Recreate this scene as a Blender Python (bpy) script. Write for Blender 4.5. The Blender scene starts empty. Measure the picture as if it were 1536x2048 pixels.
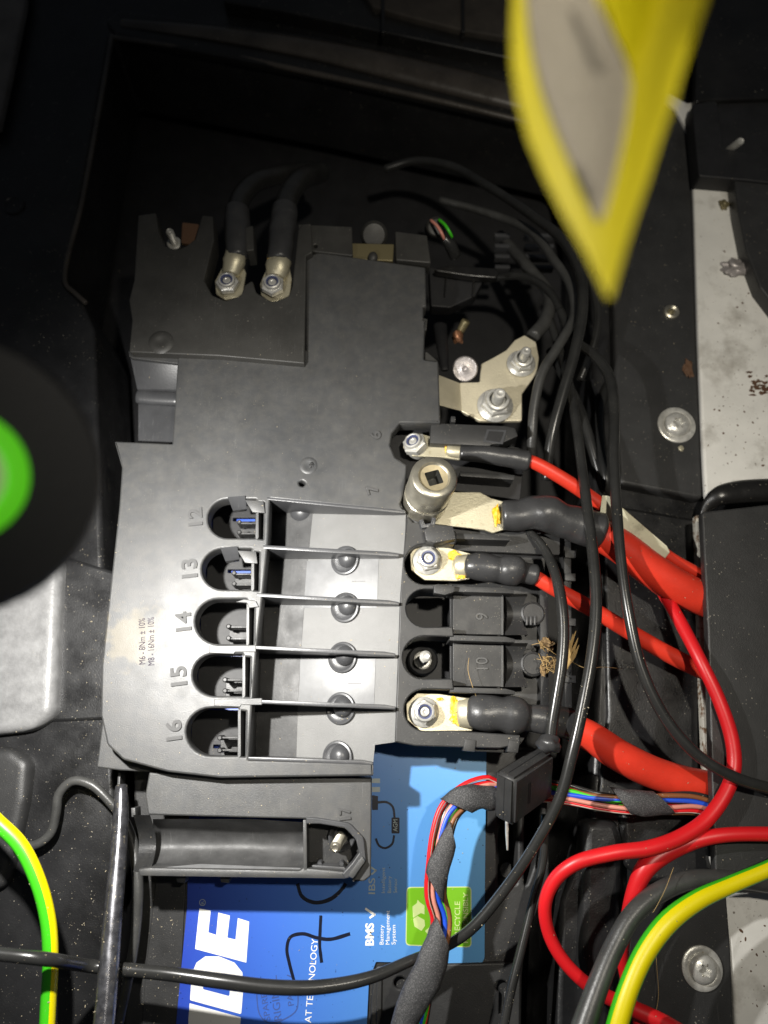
import bpy, bmesh, math, random
from mathutils import Vector, Matrix, noise
random.seed(7)
# ------------------------------------------------------------------ camera, world, lamp
SC = bpy.context.scene
COL = SC.collection
F, H = 1450.0, 0.40                      # focal length in photo pixels, height over the cover plane
NX, NY = 735.0, 1460.0                   # foot point of the camera in the photo
_a, _b = (NX-768)/F, (NY-1024)/F
TX = math.atan(_b); TY = math.atan(_a/math.sqrt(1+_b*_b))
cam = bpy.data.cameras.new('camera'); cam_o = bpy.data.objects.new('camera', cam); COL.objects.link(cam_o)
cam.sensor_fit = 'VERTICAL'; cam.sensor_height = 36.0; cam.sensor_width = 27.0
cam.lens = F/2048*36; cam.clip_start = 0.004; cam.clip_end = 20
cam_o.location = (0, 0, H); cam_o.rotation_euler = (TX, TY, 0)
cam.dof.use_dof = True; cam.dof.focus_distance = 0.392; cam.dof.aperture_fstop = 5.0
SC.camera = cam_o
RC = Matrix.Rotation(TY, 3, 'Y') @ Matrix.Rotation(TX, 3, 'X')
w = bpy.data.worlds.new('World'); SC.world = w; w.use_nodes = True
w.node_tree.nodes['Background'].inputs[0].default_value = (0.75, 0.85, 1.0, 1)
w.node_tree.nodes['Background'].inputs[1].default_value = 0.035
SC.view_settings.view_transform = 'Standard'; SC.view_settings.look = 'None'
SC.view_settings.exposure = 0.0; SC.view_settings.gamma = 1.0

def P(px, py, z=0.0):
    """point at height z (mm over the cover plane) seen at photo pixel (px, py)"""
    d = RC @ Vector(((px-768)/F, -(py-1024)/F, -1))
    t = (z*0.001 - H)/d.z
    return Vector((0, 0, H)) + d*t
def R(px, py, z, r):                      # r pixels there, in metres
    v = P(px, py, z) - Vector((0, 0, H))
    return r*(v.dot(RC @ Vector((0, 0, -1))))/F
LAMP = P(290, 1205, 0); LAMP.z = 0.205
AIM = P(440, 1400, 0)
sl = bpy.data.lights.new('torch_beam', 'SPOT'); so = bpy.data.objects.new('torch_beam', sl); COL.objects.link(so)
so.location = LAMP; so.rotation_euler = (AIM-LAMP).to_track_quat('-Z', 'Y').to_euler()
sl.energy = 8.1; sl.spot_size = math.radians(130); sl.spot_blend = 0.85; sl.shadow_soft_size = 0.005
sl.color = (1.0, 0.975, 0.93)

fl = bpy.data.lights.new('head_torch', 'SPOT'); fo = bpy.data.objects.new('head_torch', fl); COL.objects.link(fo)
fo.location = (0.125, 0.10, 0.62); fo.rotation_euler = (P(1370, 940, -20)-fo.location).to_track_quat('-Z', 'Y').to_euler()
fl.energy = 9.2; fl.spot_size = math.radians(84); fl.spot_blend = 1.0; fl.shadow_soft_size = 0.012; fl.color = (1.0, 0.93, 0.80)
# ------------------------------------------------------------------ materials
def mat(name, col, rough=0.5, metal=0.0, spec=0.5, bump=0.0, bscale=400, var=0.0, vscale=60, dust=0.0, dscale=900,
        dcol=(0.35, 0.32, 0.26), scratch=0.0, rvar=0.0, coat=0.0, col2=None, c2scale=25, c2lo=0.55, c2hi=0.7, weave=0):
    m = bpy.data.materials.new(name); m.use_nodes = True
    nt = m.node_tree; N = nt.nodes; L = nt.links; b = N['Principled BSDF']
    tc = N.new('ShaderNodeTexCoord'); geo = N.new('ShaderNodeNewGeometry')
    def nz(scale, detail=4, rough_=0.6, vec=None):
        n = N.new('ShaderNodeTexNoise'); n.inputs['Scale'].default_value = scale; n.inputs['Detail'].default_value = detail
        n.inputs['Roughness'].default_value = rough_
        L.new(vec or geo.outputs['Position'], n.inputs['Vector']); return n
    def ramp(src, lo, hi, c0=(0,0,0,1), c1=(1,1,1,1)):
        r = N.new('ShaderNodeValToRGB'); r.color_ramp.elements[0].position = lo; r.color_ramp.elements[1].position = hi
        r.color_ramp.elements[0].color = c0; r.color_ramp.elements[1].color = c1
        L.new(src, r.inputs[0]); return r
    def mix(fac, a, c):
        x = N.new('ShaderNodeMix'); x.data_type = 'RGBA'
        if hasattr(fac, 'links'): L.new(fac, x.inputs[0])
        else: x.inputs[0].default_value = fac
        for v, i in ((a, 6), (c, 7)):
            if hasattr(v, 'links'): L.new(v, x.inputs[i])
            else: x.inputs[i].default_value = tuple(v)+(1,)
        return x.outputs[2]
    c = tuple(col)
    if col2 is not None:
        n = nz(c2scale, 6, 0.65); r = ramp(n.outputs['Fac'], c2lo, c2hi)
        c = mix(r.outputs[0], c, col2)
    if var:
        n = nz(vscale, 5); r = ramp(n.outputs['Fac'], 0.3, 0.72, (1-var,)*3+(1,), (1+var,)*3+(1,))
        x = N.new('ShaderNodeMix'); x.data_type = 'RGBA'; x.blend_type = 'MULTIPLY'; x.inputs[0].default_value = 1
        if hasattr(c, 'links'): L.new(c, x.inputs[6])
        else: x.inputs[6].default_value = c+(1,)
        L.new(r.outputs[0], x.inputs[7]); c = x.outputs[2]
    if scratch:
        acc = None
        for k, ang in enumerate((0.35, 0.9, 1.25, 1.9, 2.6)):
            mp = N.new('ShaderNodeMapping'); mp.inputs['Rotation'].default_value = (0, 0, ang); mp.inputs['Scale'].default_value = (3800, 45, 45)
            L.new(geo.outputs['Position'], mp.inputs[0])
            n = nz(1.0, 2, 0.5, mp.outputs[0]); r = ramp(n.outputs['Fac'], 0.70, 0.76)
            n2 = nz(90, 2); r2 = ramp(n2.outputs['Fac'], 0.5, 0.62)
            mm = N.new('ShaderNodeMath'); mm.operation = 'MULTIPLY'; L.new(r.outputs[0], mm.inputs[0]); L.new(r2.outputs[0], mm.inputs[1])
            if acc is None: acc = mm.outputs[0]
            else:
                ad = N.new('ShaderNodeMath'); ad.operation = 'MAXIMUM'; L.new(acc, ad.inputs[0]); L.new(mm.outputs[0], ad.inputs[1]); acc = ad.outputs[0]
        sc = N.new('ShaderNodeMath'); sc.operation = 'MULTIPLY'; sc.inputs[1].default_value = scratch; L.new(acc, sc.inputs[0])
        c = mix(sc.outputs[0], c, (0.34, 0.34, 0.33))
    if dust:
        n = N.new('ShaderNodeTexVoronoi'); n.inputs['Scale'].default_value = dscale; L.new(geo.outputs['Position'], n.inputs['Vector'])
        n.inputs['Randomness'].default_value = 1
        r = ramp(n.outputs['Distance'], 0.10, 0.2, (1,1,1,1), (0,0,0,1))
        n2 = nz(130, 4); r2 = ramp(n2.outputs['Fac'], 0.52, 0.68)
        mm = N.new('ShaderNodeMath'); mm.operation = 'MULTIPLY'; L.new(r.outputs[0], mm.inputs[0]); L.new(r2.outputs[0], mm.inputs[1])
        sc = N.new('ShaderNodeMath'); sc.operation = 'MULTIPLY'; sc.inputs[1].default_value = dust; L.new(mm.outputs[0], sc.inputs[0])
        c = mix(sc.outputs[0], c, dcol)
    if hasattr(c, 'links'): L.new(c, b.inputs['Base Color'])
    else: b.inputs['Base Color'].default_value = c+(1,)
    b.inputs['Roughness'].default_value = rough; b.inputs['Metallic'].default_value = metal
    b.inputs['Specular IOR Level'].default_value = spec; b.inputs['Coat Weight'].default_value = coat
    if rvar:
        n = nz(70, 5); mr = N.new('ShaderNodeMapRange'); mr.inputs['From Min'].default_value = 0.3; mr.inputs['From Max'].default_value = 0.7
        mr.inputs['To Min'].default_value = max(rough-rvar, 0.05); mr.inputs['To Max'].default_value = min(rough+rvar, 1)
        L.new(n.outputs['Fac'], mr.inputs[0]); L.new(mr.outputs[0], b.inputs['Roughness'])
    if bump:
        if weave:
            n = N.new('ShaderNodeTexMagic'); n.turbulence_depth = 1; n.inputs['Scale'].default_value = weave
            L.new(geo.outputs['Position'], n.inputs['Vector'])
            out = n.outputs['Fac']
        else:
            out = nz(bscale, 3).outputs['Fac']
        bp = N.new('ShaderNodeBump'); bp.inputs['Strength'].default_value = bump; bp.inputs['Distance'].default_value = 0.0004
        L.new(out, bp.inputs['Height']); L.new(bp.outputs[0], b.inputs['Normal'])
    return m
M = {}
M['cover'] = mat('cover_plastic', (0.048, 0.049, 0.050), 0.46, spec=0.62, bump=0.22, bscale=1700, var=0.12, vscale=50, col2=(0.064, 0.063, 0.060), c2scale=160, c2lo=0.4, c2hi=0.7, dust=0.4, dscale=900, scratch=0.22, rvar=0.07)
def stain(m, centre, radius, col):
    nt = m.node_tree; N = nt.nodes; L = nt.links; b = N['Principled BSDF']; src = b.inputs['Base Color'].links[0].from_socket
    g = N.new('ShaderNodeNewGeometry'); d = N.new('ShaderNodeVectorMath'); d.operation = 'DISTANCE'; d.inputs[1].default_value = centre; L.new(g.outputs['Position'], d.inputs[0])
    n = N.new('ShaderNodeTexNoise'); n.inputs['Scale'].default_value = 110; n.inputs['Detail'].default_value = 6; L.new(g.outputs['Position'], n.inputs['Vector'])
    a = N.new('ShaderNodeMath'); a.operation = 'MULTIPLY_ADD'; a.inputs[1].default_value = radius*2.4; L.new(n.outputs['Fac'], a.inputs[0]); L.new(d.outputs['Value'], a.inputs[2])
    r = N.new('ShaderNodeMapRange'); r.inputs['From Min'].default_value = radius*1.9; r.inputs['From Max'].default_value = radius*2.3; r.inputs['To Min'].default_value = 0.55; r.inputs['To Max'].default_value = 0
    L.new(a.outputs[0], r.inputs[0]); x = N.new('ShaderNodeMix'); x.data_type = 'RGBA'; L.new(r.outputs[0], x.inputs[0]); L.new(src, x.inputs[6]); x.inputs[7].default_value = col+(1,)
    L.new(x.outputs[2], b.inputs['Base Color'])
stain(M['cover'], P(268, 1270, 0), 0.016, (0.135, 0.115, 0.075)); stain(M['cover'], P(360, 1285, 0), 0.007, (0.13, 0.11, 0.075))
M['matte'] = mat('matte_moulding', (0.060, 0.060, 0.060), 0.62, spec=0.4, bump=0.2, bscale=1500)
M['tray'] = mat('tray_textured', (0.165, 0.165, 0.162), 0.5, bump=0.5, bscale=2600, var=0.10, dust=0.3)
M['tray_smooth'] = mat('tray_smooth', (0.18, 0.182, 0.185), 0.42, bump=0.1, bscale=1200, var=0.18, vscale=90, scratch=0.5)
M['tray_dark'] = mat('tray_dark', (0.06, 0.06, 0.06), 0.55, bump=0.25, bscale=900, var=0.35, vscale=80, dust=0.5, scratch=0.4, rvar=0.14)
M['block'] = mat('block_plastic', (0.027, 0.027, 0.027), 0.5, bump=0.25, bscale=1300, var=0.25, dust=0.9, dscale=800, rvar=0.1)
M['fin'] = mat('fin_plastic', (0.052, 0.053, 0.056), 0.36, bump=0.12, bscale=900, var=0.2, dust=0.3, scratch=0.3)
M['upper'] = mat('upper_plastic', (0.036, 0.035, 0.032), 0.5, bump=0.2, bscale=1200, var=0.3, vscale=30, dust=0.4, dscale=420, scratch=0.2, rvar=0.08)
M['blackshade'] = mat('black_and_shade_plastic', (0.012, 0.012, 0.013), 0.55, bump=0.2, var=0.3, dust=0.4)  # near-black for black parts and for shade put into pocket floors
M['well'] = mat('well_plastic', (0.0145, 0.0145, 0.015), 0.34, bump=0.3, bscale=1000, var=0.4, vscale=25, dust=1.0, dscale=520, rvar=0.12)
M['rim'] = mat('rim_plastic', (0.013, 0.0125, 0.012), 0.33, bump=0.15, bscale=700, var=0.4, vscale=25, dust=0.6, dscale=330, rvar=0.1)
M['rimglare'] = mat('rim_glare', (0.060, 0.052, 0.044), 0.30, bump=0.2, bscale=500, var=0.4, vscale=25, dust=0.5, dscale=400, rvar=0.12)  # paler brown than the rim: its highlights are put into the colour
M['panel'] = mat('panel_plastic', (0.028, 0.028, 0.028), 0.42, bump=0.3, bscale=1600, var=0.2, dust=0.8, dscale=450, scratch=0.12)
M['pad'] = mat('lit_dusty_pad', (0.20, 0.20, 0.20), 0.42, bump=0.5, bscale=500, var=0.25, vscale=120, dust=0.6)  # pale grey puts the torch's glare on the moulding into its colour
M['carpet'] = mat('brown_trim', (0.05, 0.042, 0.034), 0.75, bump=0.4, bscale=900, var=0.3)
M['trim'] = mat('grey_trim', (0.20, 0.175, 0.15), 0.7, bump=0.3, var=0.2)
M['white'] = mat('painted_metal', (0.72, 0.71, 0.67), 0.42, bump=0.15, bscale=300, var=0.08, vscale=50, dust=0.95, dscale=260, dcol=(0.07, 0.04, 0.02), col2=(0.36, 0.34, 0.30), c2scale=40, c2lo=0.5, c2hi=0.75, rvar=0.1)
M['rustwhite'] = mat('stained_metal', (0.48, 0.46, 0.40), 0.6, bump=0.3, col2=(0.14, 0.075, 0.035), c2scale=200, c2lo=0.52, c2hi=0.62)
M['lug'] = mat('tinned_copper', (0.52, 0.48, 0.35), 0.42, metal=0.55, bump=0.3, bscale=1200, var=0.12, col2=(0.30, 0.24, 0.13), c2scale=260, c2lo=0.6, c2hi=0.75)
M['bracket'] = mat('bracket_metal', (0.68, 0.62, 0.46), 0.42, metal=0.5, bump=0.5, bscale=900, var=0.12, dust=0.6, dcol=(0.2, 0.15, 0.08))
M['steel'] = mat('zinc_steel', (0.58, 0.57, 0.53), 0.34, metal=0.45, bump=0.25, bscale=1400, var=0.2, vscale=300, rvar=0.1)
M['satin'] = mat('satin_chrome', (0.52, 0.49, 0.40), 0.33, metal=0.85, bump=0.15, bscale=2000, var=0.2, vscale=150, rvar=0.12)
M['socket_in'] = mat('socket_bore', (0.55, 0.47, 0.30), 0.5, metal=0.7, bump=0.2, var=0.3)
M['steelshade'] = mat('steel_shade', (0.13, 0.13, 0.12), 0.35, metal=0.8, bump=0.3, bscale=1500)  # only for the drive hole: its shade is put into the colour
M['nylon'] = mat('blue_nylon', (0.05, 0.06, 0.13), 0.35)
M['shrink'] = mat('heat_shrink', (0.040, 0.040, 0.041), 0.34, bump=0.25, bscale=700, var=0.2, dust=0.6, dscale=900, rvar=0.08)
M['wire'] = mat('black_wire', (0.022, 0.022, 0.021), 0.26, bump=0.04, bscale=300, var=0.25, dust=0.35)
M['wiregrey'] = mat('grey_wire', (0.05, 0.05, 0.048), 0.36, bump=0.25, bscale=900, var=0.3, dust=0.5)
M['orange'] = mat('orange_red_insulation', (0.70, 0.042, 0.020), 0.42, bump=0.1, bscale=300, var=0.12, dust=0.25, dcol=(0.2, 0.02, 0.01))
M['red'] = mat('red_insulation', (0.62, 0.010, 0.014), 0.40, bump=0.08, bscale=300, var=0.08, vscale=40)
M['green'] = mat('green_insulation', (0.05, 0.50, 0.012), 0.4, bump=0.1)
M['yellow'] = mat('yellow_insulation', (0.80, 0.68, 0.0), 0.4, bump=0.1)
M['blue'] = mat('blue_insulation', (0.015, 0.08, 0.60), 0.4)
M['brown'] = mat('brown_insulation', (0.22, 0.085, 0.03), 0.4)
M['pink'] = mat('pink_insulation', (0.62, 0.25, 0.19), 0.4)
M['whitewire'] = mat('white_insulation', (0.72, 0.66, 0.58), 0.45)
M['tape'] = mat('cloth_tape', (0.028, 0.028, 0.030), 0.5, bump=0.8, bscale=2600, col2=(0.12, 0.12, 0.12), c2scale=1900, c2lo=0.50, c2hi=0.62, dust=0.9, dscale=1500, dcol=(0.2, 0.2, 0.2))
M['glue'] = mat('sealing_paint', (0.78, 0.40, 0.01), 0.4, bump=0.6, bscale=900, col2=(0.85, 0.68, 0.1), c2scale=300, c2lo=0.45, c2hi=0.6)
M['tag'] = mat('sleeve_tag', (0.62, 0.60, 0.44), 0.55, bump=0.15, var=0.12, col2=(0.40, 0.38, 0.27), c2scale=90)
M['rod'] = mat('worn_rod', (0.12, 0.12, 0.13), 0.26, metal=0.75, bump=0.15, bscale=300, var=0.5, vscale=250, col2=(0.45, 0.40, 0.30), c2scale=260, c2lo=0.6, c2hi=0.66, rvar=0.15)
M['torch'] = mat('torch_rubber', (0.010, 0.010, 0.011), 0.6, bump=0.2)
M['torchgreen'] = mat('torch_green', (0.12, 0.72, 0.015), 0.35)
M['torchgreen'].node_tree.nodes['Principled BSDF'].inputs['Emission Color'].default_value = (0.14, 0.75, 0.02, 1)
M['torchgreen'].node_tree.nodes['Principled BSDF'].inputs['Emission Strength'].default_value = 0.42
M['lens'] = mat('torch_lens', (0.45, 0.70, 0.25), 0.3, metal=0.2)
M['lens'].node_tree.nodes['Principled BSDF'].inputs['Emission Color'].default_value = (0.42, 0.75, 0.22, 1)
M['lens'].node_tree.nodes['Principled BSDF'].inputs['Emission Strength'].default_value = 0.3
M['tagyellow'] = mat('tag_yellow', (0.74, 0.65, 0.02), 0.55, var=0.05)
M['taggold'] = mat('tag_fold_yellow', (0.60, 0.53, 0.0), 0.55)
M['taggrey'] = mat('tag_grey', (0.37, 0.335, 0.275), 0.6, var=0.10, vscale=60)
M['tagdark'] = mat('tag_print', (0.22, 0.20, 0.165), 0.6)
M['print'] = mat('white_print', (0.86, 0.85, 0.80), 0.4, dust=0.5, dcol=(0.1, 0.1, 0.1), dscale=500)
M['faint'] = mat('faint_print', (0.05, 0.09, 0.28), 0.4)
M['pale'] = mat('shaded_print', (0.36, 0.42, 0.42), 0.4)  # white print greyed where the fuse box's shadow falls on the label
M['ink'] = mat('marker_ink', (0.008, 0.010, 0.022), 0.3)
M['gprint'] = mat('sign_green', (0.16, 0.42, 0.012), 0.35)
M['gpale'] = mat('sign_pale', (0.52, 0.62, 0.25), 0.4)
M['inkprint'] = mat('purple_grey_print', (0.03, 0.022, 0.035), 0.9, spec=0.05)
M['copper'] = mat('copper', (0.45, 0.22, 0.12), 0.45, metal=0.6, bump=0.3)
M['rust'] = mat('rusty_brown', (0.10, 0.05, 0.025), 0.7, bump=0.5)
M['straw'] = mat('dry_straw', (0.42, 0.28, 0.11), 0.7)
M['soil'] = mat('dry_soil', (0.20, 0.13, 0.06), 0.9, bump=0.8, bscale=900, var=0.4, vscale=500)
M['grain'] = mat('grit', (0.34, 0.29, 0.20), 0.8)
M['brass'] = mat('dull_brass', (0.20, 0.17, 0.09), 0.45, metal=0.5)
M['silverlump'] = mat('crushed_foil', (0.40, 0.37, 0.36), 0.35, metal=0.4, bump=0.7, bscale=450)
# battery label: blue that gets paler to the right (printed colour)
def label_mat():
    m = bpy.data.materials.new('label_print'); m.use_nodes = True; nt = m.node_tree; N = nt.nodes; L = nt.links; b = N['Principled BSDF']
    geo = N.new('ShaderNodeNewGeometry'); sx = N.new('ShaderNodeSeparateXYZ'); L.new(geo.outputs['Position'], sx.inputs[0])
    mr = N.new('ShaderNodeMapRange'); L.new(sx.outputs[0], mr.inputs[0])
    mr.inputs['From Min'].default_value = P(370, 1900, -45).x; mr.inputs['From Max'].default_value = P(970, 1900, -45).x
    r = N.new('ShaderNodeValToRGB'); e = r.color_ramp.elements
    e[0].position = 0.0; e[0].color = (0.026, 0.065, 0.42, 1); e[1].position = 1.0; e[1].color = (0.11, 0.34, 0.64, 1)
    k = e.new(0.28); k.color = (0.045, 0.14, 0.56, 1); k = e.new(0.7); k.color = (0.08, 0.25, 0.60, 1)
    L.new(mr.outputs[0], r.inputs[0])
    v = N.new('ShaderNodeTexVoronoi'); v.inputs['Scale'].default_value = 330; L.new(geo.outputs['Position'], v.inputs['Vector'])
    rr = N.new('ShaderNodeValToRGB'); rr.color_ramp.elements[0].position = 0.08; rr.color_ramp.elements[1].position = 0.13
    rr.color_ramp.elements[0].color = (1,1,1,1); rr.color_ramp.elements[1].color = (0,0,0,1); L.new(v.outputs['Distance'], rr.inputs[0])
    n = N.new('ShaderNodeTexNoise'); n.inputs['Scale'].default_value = 60; n.inputs['Detail'].default_value = 4; L.new(geo.outputs['Position'], n.inputs['Vector'])
    r2 = N.new('ShaderNodeValToRGB'); r2.color_ramp.elements[0].position = 0.5; r2.color_ramp.elements[1].position = 0.6; L.new(n.outputs['Fac'], r2.inputs[0])
    mm = N.new('ShaderNodeMath'); mm.operation = 'MULTIPLY'; L.new(rr.outputs[0], mm.inputs[0]); L.new(r2.outputs[0], mm.inputs[1])
    x = N.new('ShaderNodeMix'); x.data_type = 'RGBA'; L.new(mm.outputs[0], x.inputs[0]); L.new(r.outputs[0], x.inputs[6]); x.inputs[7].default_value = (0.01, 0.02, 0.06, 1)
    L.new(x.outputs[2], b.inputs['Base Color']); b.inputs['Roughness'].default_value = 0.36
    bp = N.new('ShaderNodeBump'); bp.inputs['Strength'].default_value = 0.15; bp.inputs['Distance'].default_value = 0.0006; L.new(n.outputs['Fac'], bp.inputs['Height']); L.new(bp.outputs[0], b.inputs['Normal'])
    return m
M['label'] = label_mat()

# ------------------------------------------------------------------ builders
WL = {}                                   # world location of every object's origin
def link(name, me, mats, parent=None, origin=None, smooth=40):
    mats = mats if isinstance(mats, (list, tuple)) else [mats]
    if not me.materials:
        for m in mats: me.materials.append(M[m])
    if smooth:
        for p in me.polygons: p.use_smooth = True
        try: me.set_sharp_from_angle(angle=math.radians(smooth))
        except Exception: pass
    if origin is None:
        vs = [v.co for v in me.vertices]
        origin = Vector(((min(v.x for v in vs)+max(v.x for v in vs))/2, (min(v.y for v in vs)+max(v.y for v in vs))/2, min(v.z for v in vs)))
    me.transform(Matrix.Translation(-origin))
    o = bpy.data.objects.new(name, me); COL.objects.link(o)
    if parent is not None:
        o.parent = parent; o.location = origin - WL[parent.name]
    else: o.location = origin
    WL[o.name] = origin.copy()
    return o
def tag(o, label, cat, group=None):
    o['label'] = label; o['category'] = cat
    if group: o['group'] = group
    return o
def struct(o): o['kind'] = 'structure'; return o
def thing(name, loc, label, cat, group=None):
    o = bpy.data.objects.new(name, None); COL.objects.link(o); o.location = loc; o.empty_display_size = 0.01
    WL[o.name] = Vector(loc); return tag(o, label, cat, group)
def fillet(pts, r, n=4):
    """pts [(x, y[, r])] -> polygon with rounded corners (pixels)"""
    out = []; N_ = len(pts)
    for i in range(N_):
        p = Vector(pts[i][:2]); a = Vector(pts[i-1][:2]); c = Vector(pts[(i+1) % N_][:2])
        rr = pts[i][2] if len(pts[i]) > 2 else r
        u, v = a-p, c-p; lu, lv = u.length, v.length
        if rr <= 0 or lu < 1e-6 or lv < 1e-6: out.append(tuple(p)); continue
        ang = u.angle(v)
        if ang > 3.0: out.append(tuple(p)); continue
        d = min(rr/math.tan(ang/2), lu*0.45, lv*0.45)
        p0, p1 = p+u.normalized()*d, p+v.normalized()*d
        for k in range(n+1):
            t = k/n; out.append(tuple((1-t)**2*p0 + 2*t*(1-t)*p + t*t*p1))
    return out
def arc(cx, cy, rx, a0, a1, n=14, ry=None):
    ry = rx if ry is None else ry
    return [(cx+rx*math.cos(math.radians(a0+(a1-a0)*k/n)), cy+ry*math.sin(math.radians(a0+(a1-a0)*k/n)), 0) for k in range(n+1)]
def plate_mesh(pts, z, th, bev=0.5, holes=(), r=4, bres=2):
    cu = bpy.data.curves.new('tmp', 'CURVE'); cu.dimensions = '2D'; cu.fill_mode = 'BOTH'
    for poly in [pts]+list(holes):
        q = [P(x, y, z) for x, y in fillet(poly, r)]
        s = cu.splines.new('POLY'); s.points.add(len(q)-1); s.use_cyclic_u = True
        for i, v in enumerate(q): s.points[i].co = (v.x*1000, v.y*1000, 0, 1)
    cu.extrude = max(th/2-bev, 0.01); cu.bevel_depth = bev; cu.bevel_resolution = bres; cu.offset = -bev if bev else 0
    o = bpy.data.objects.new('tmp', cu)
    me = bpy.data.meshes.new_from_object(o)
    bpy.data.objects.remove(o); bpy.data.curves.remove(cu)
    me.transform(Matrix.Diagonal((0.001, 0.001, 0.001, 1))); me.transform(Matrix.Translation((0, 0, (z-th/2)*0.001)))
    me.materials.clear()
    return me
def plate(name, pts, z, th, m, parent=None, bev=0.5, holes=(), r=4, smooth=40):
    return link(name, plate_mesh(pts, z, th, bev, holes, r), m, parent, smooth=smooth)
def hexa(name, top, bot, m, parent=None, bev=0.3):
    """solid from a top loop and a bottom loop of world points"""
    bm = bmesh.new(); n = len(top)
    t = [bm.verts.new(v) for v in top]; b = [bm.verts.new(v) for v in bot]
    bm.faces.new(t); bm.faces.new(b[::-1])
    for i in range(n): bm.faces.new((t[i], b[i], b[(i+1) % n], t[(i+1) % n]))
    bmesh.ops.recalc_face_normals(bm, faces=bm.faces)
    if bev: bmesh.ops.bevel(bm, geom=list(bm.edges), offset=bev*0.001, segments=2 if bev < 1.5 else 6, affect='EDGES', profile=0.6)
    me = bpy.data.meshes.new(name); bm.to_mesh(me); bm.free()
    return link(name, me, m, parent)
def down(v, z): return Vector((v.x, v.y, z*0.001))
def wall(name, pts, z, zb, m, parent=None, bev=0.3):
    """px polygon at height z, straight sides down to zb (number or function of world x)"""
    top = [P(x, y, z if not callable(z) else z(x)) for x, y in pts]
    return hexa(name, top, [down(v, zb(v.x) if callable(zb) else zb) for v in top], m, parent, bev)
def frame_of(axis):
    a = axis.normalized(); u = a.orthogonal().normalized(); return u, a.cross(u), a
def lathe(name, base, top, prof, m, parent=None, seg=28, n6=None, start=0.0, smooth=40, caps=True):
    """prof [(radius mm, along mm)] round the axis base->top (world points); n6 makes it a prism of that many sides"""
    u, v, a = frame_of(top-base); 
    uu = Vector((1, 0, 0)); uu = (uu - a*uu.dot(a)).normalized(); vv = a.cross(uu)
    seg = n6 or seg; bm = bmesh.new(); rings = []
    for r_, h_ in prof:
        c = base + a*(h_*0.001)
        if r_ <= 1e-6: rings.append([bm.verts.new(c)]); continue
        rings.append([bm.verts.new(c + (uu*math.cos(start+2*math.pi*k/seg)+vv*math.sin(start+2*math.pi*k/seg))*r_*0.001) for k in range(seg)])
    for A, B in zip(rings, rings[1:]):
        for k in range(seg):
            if len(A) == 1 and len(B) == 1: continue
            if len(A) == 1: bm.faces.new((A[0], B[k], B[(k+1) % seg]))
            elif len(B) == 1: bm.faces.new((A[k], A[(k+1) % seg], B[0]))
            else: bm.faces.new((A[k], A[(k+1) % seg], B[(k+1) % seg], B[k]))
    if caps:
        if len(rings[0]) > 1: bm.faces.new(rings[0][::-1])
        if len(rings[-1]) > 1: bm.faces.new(rings[-1])
    bmesh.ops.recalc_face_normals(bm, faces=bm.faces)
    me = bpy.data.meshes.new(name); bm.to_mesh(me); bm.free()
    return link(name, me, m, parent, smooth=smooth)
def spline(pts, step=0.0015):
    P_ = [Vector(p) for p in pts]; out = []
    def q(i): 
        if i < 0: return P_[0]*2-P_[1]
        if i >= len(P_): return P_[-1]*2-P_[-2]
        return P_[i]
    for i in range(len(P_)-1):
        a, b, c, d = q(i-1), q(i), q(i+1), q(i+2)
        n = max(2, int((Vector(c[:3])-Vector(b[:3])).length/step))
        t0 = 0; t1 = t0+max((b-a).length, 1e-6)**.5; t2 = t1+max((c-b).length, 1e-6)**.5; t3 = t2+max((d-c).length, 1e-6)**.5
        for k in range(n):
            t = t1+(t2-t1)*k/n
            A1 = a*((t1-t)/(t1-t0))+b*((t-t0)/(t1-t0)); A2 = b*((t2-t)/(t2-t1))+c*((t-t1)/(t2-t1)); A3 = c*((t3-t)/(t3-t2))+d*((t-t2)/(t3-t2))
            B1 = A1*((t2-t)/(t2-t0))+A2*((t-t0)/(t2-t0)); B2 = A2*((t3-t)/(t3-t1))+A3*((t-t1)/(t3-t1))
            out.append(B1*((t2-t)/(t2-t1))+B2*((t-t1)/(t2-t1)))
    out.append(P_[-1]); return out
def px4(pts, r=9):
    out = []
    for p in pts:
        v = P(p[0], p[1], p[2]); rr = R(p[0], p[1], p[2], p[3] if len(p) > 3 else r)
        out.append(Vector((v.x, v.y, v.z, rr)))
    return out
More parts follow.
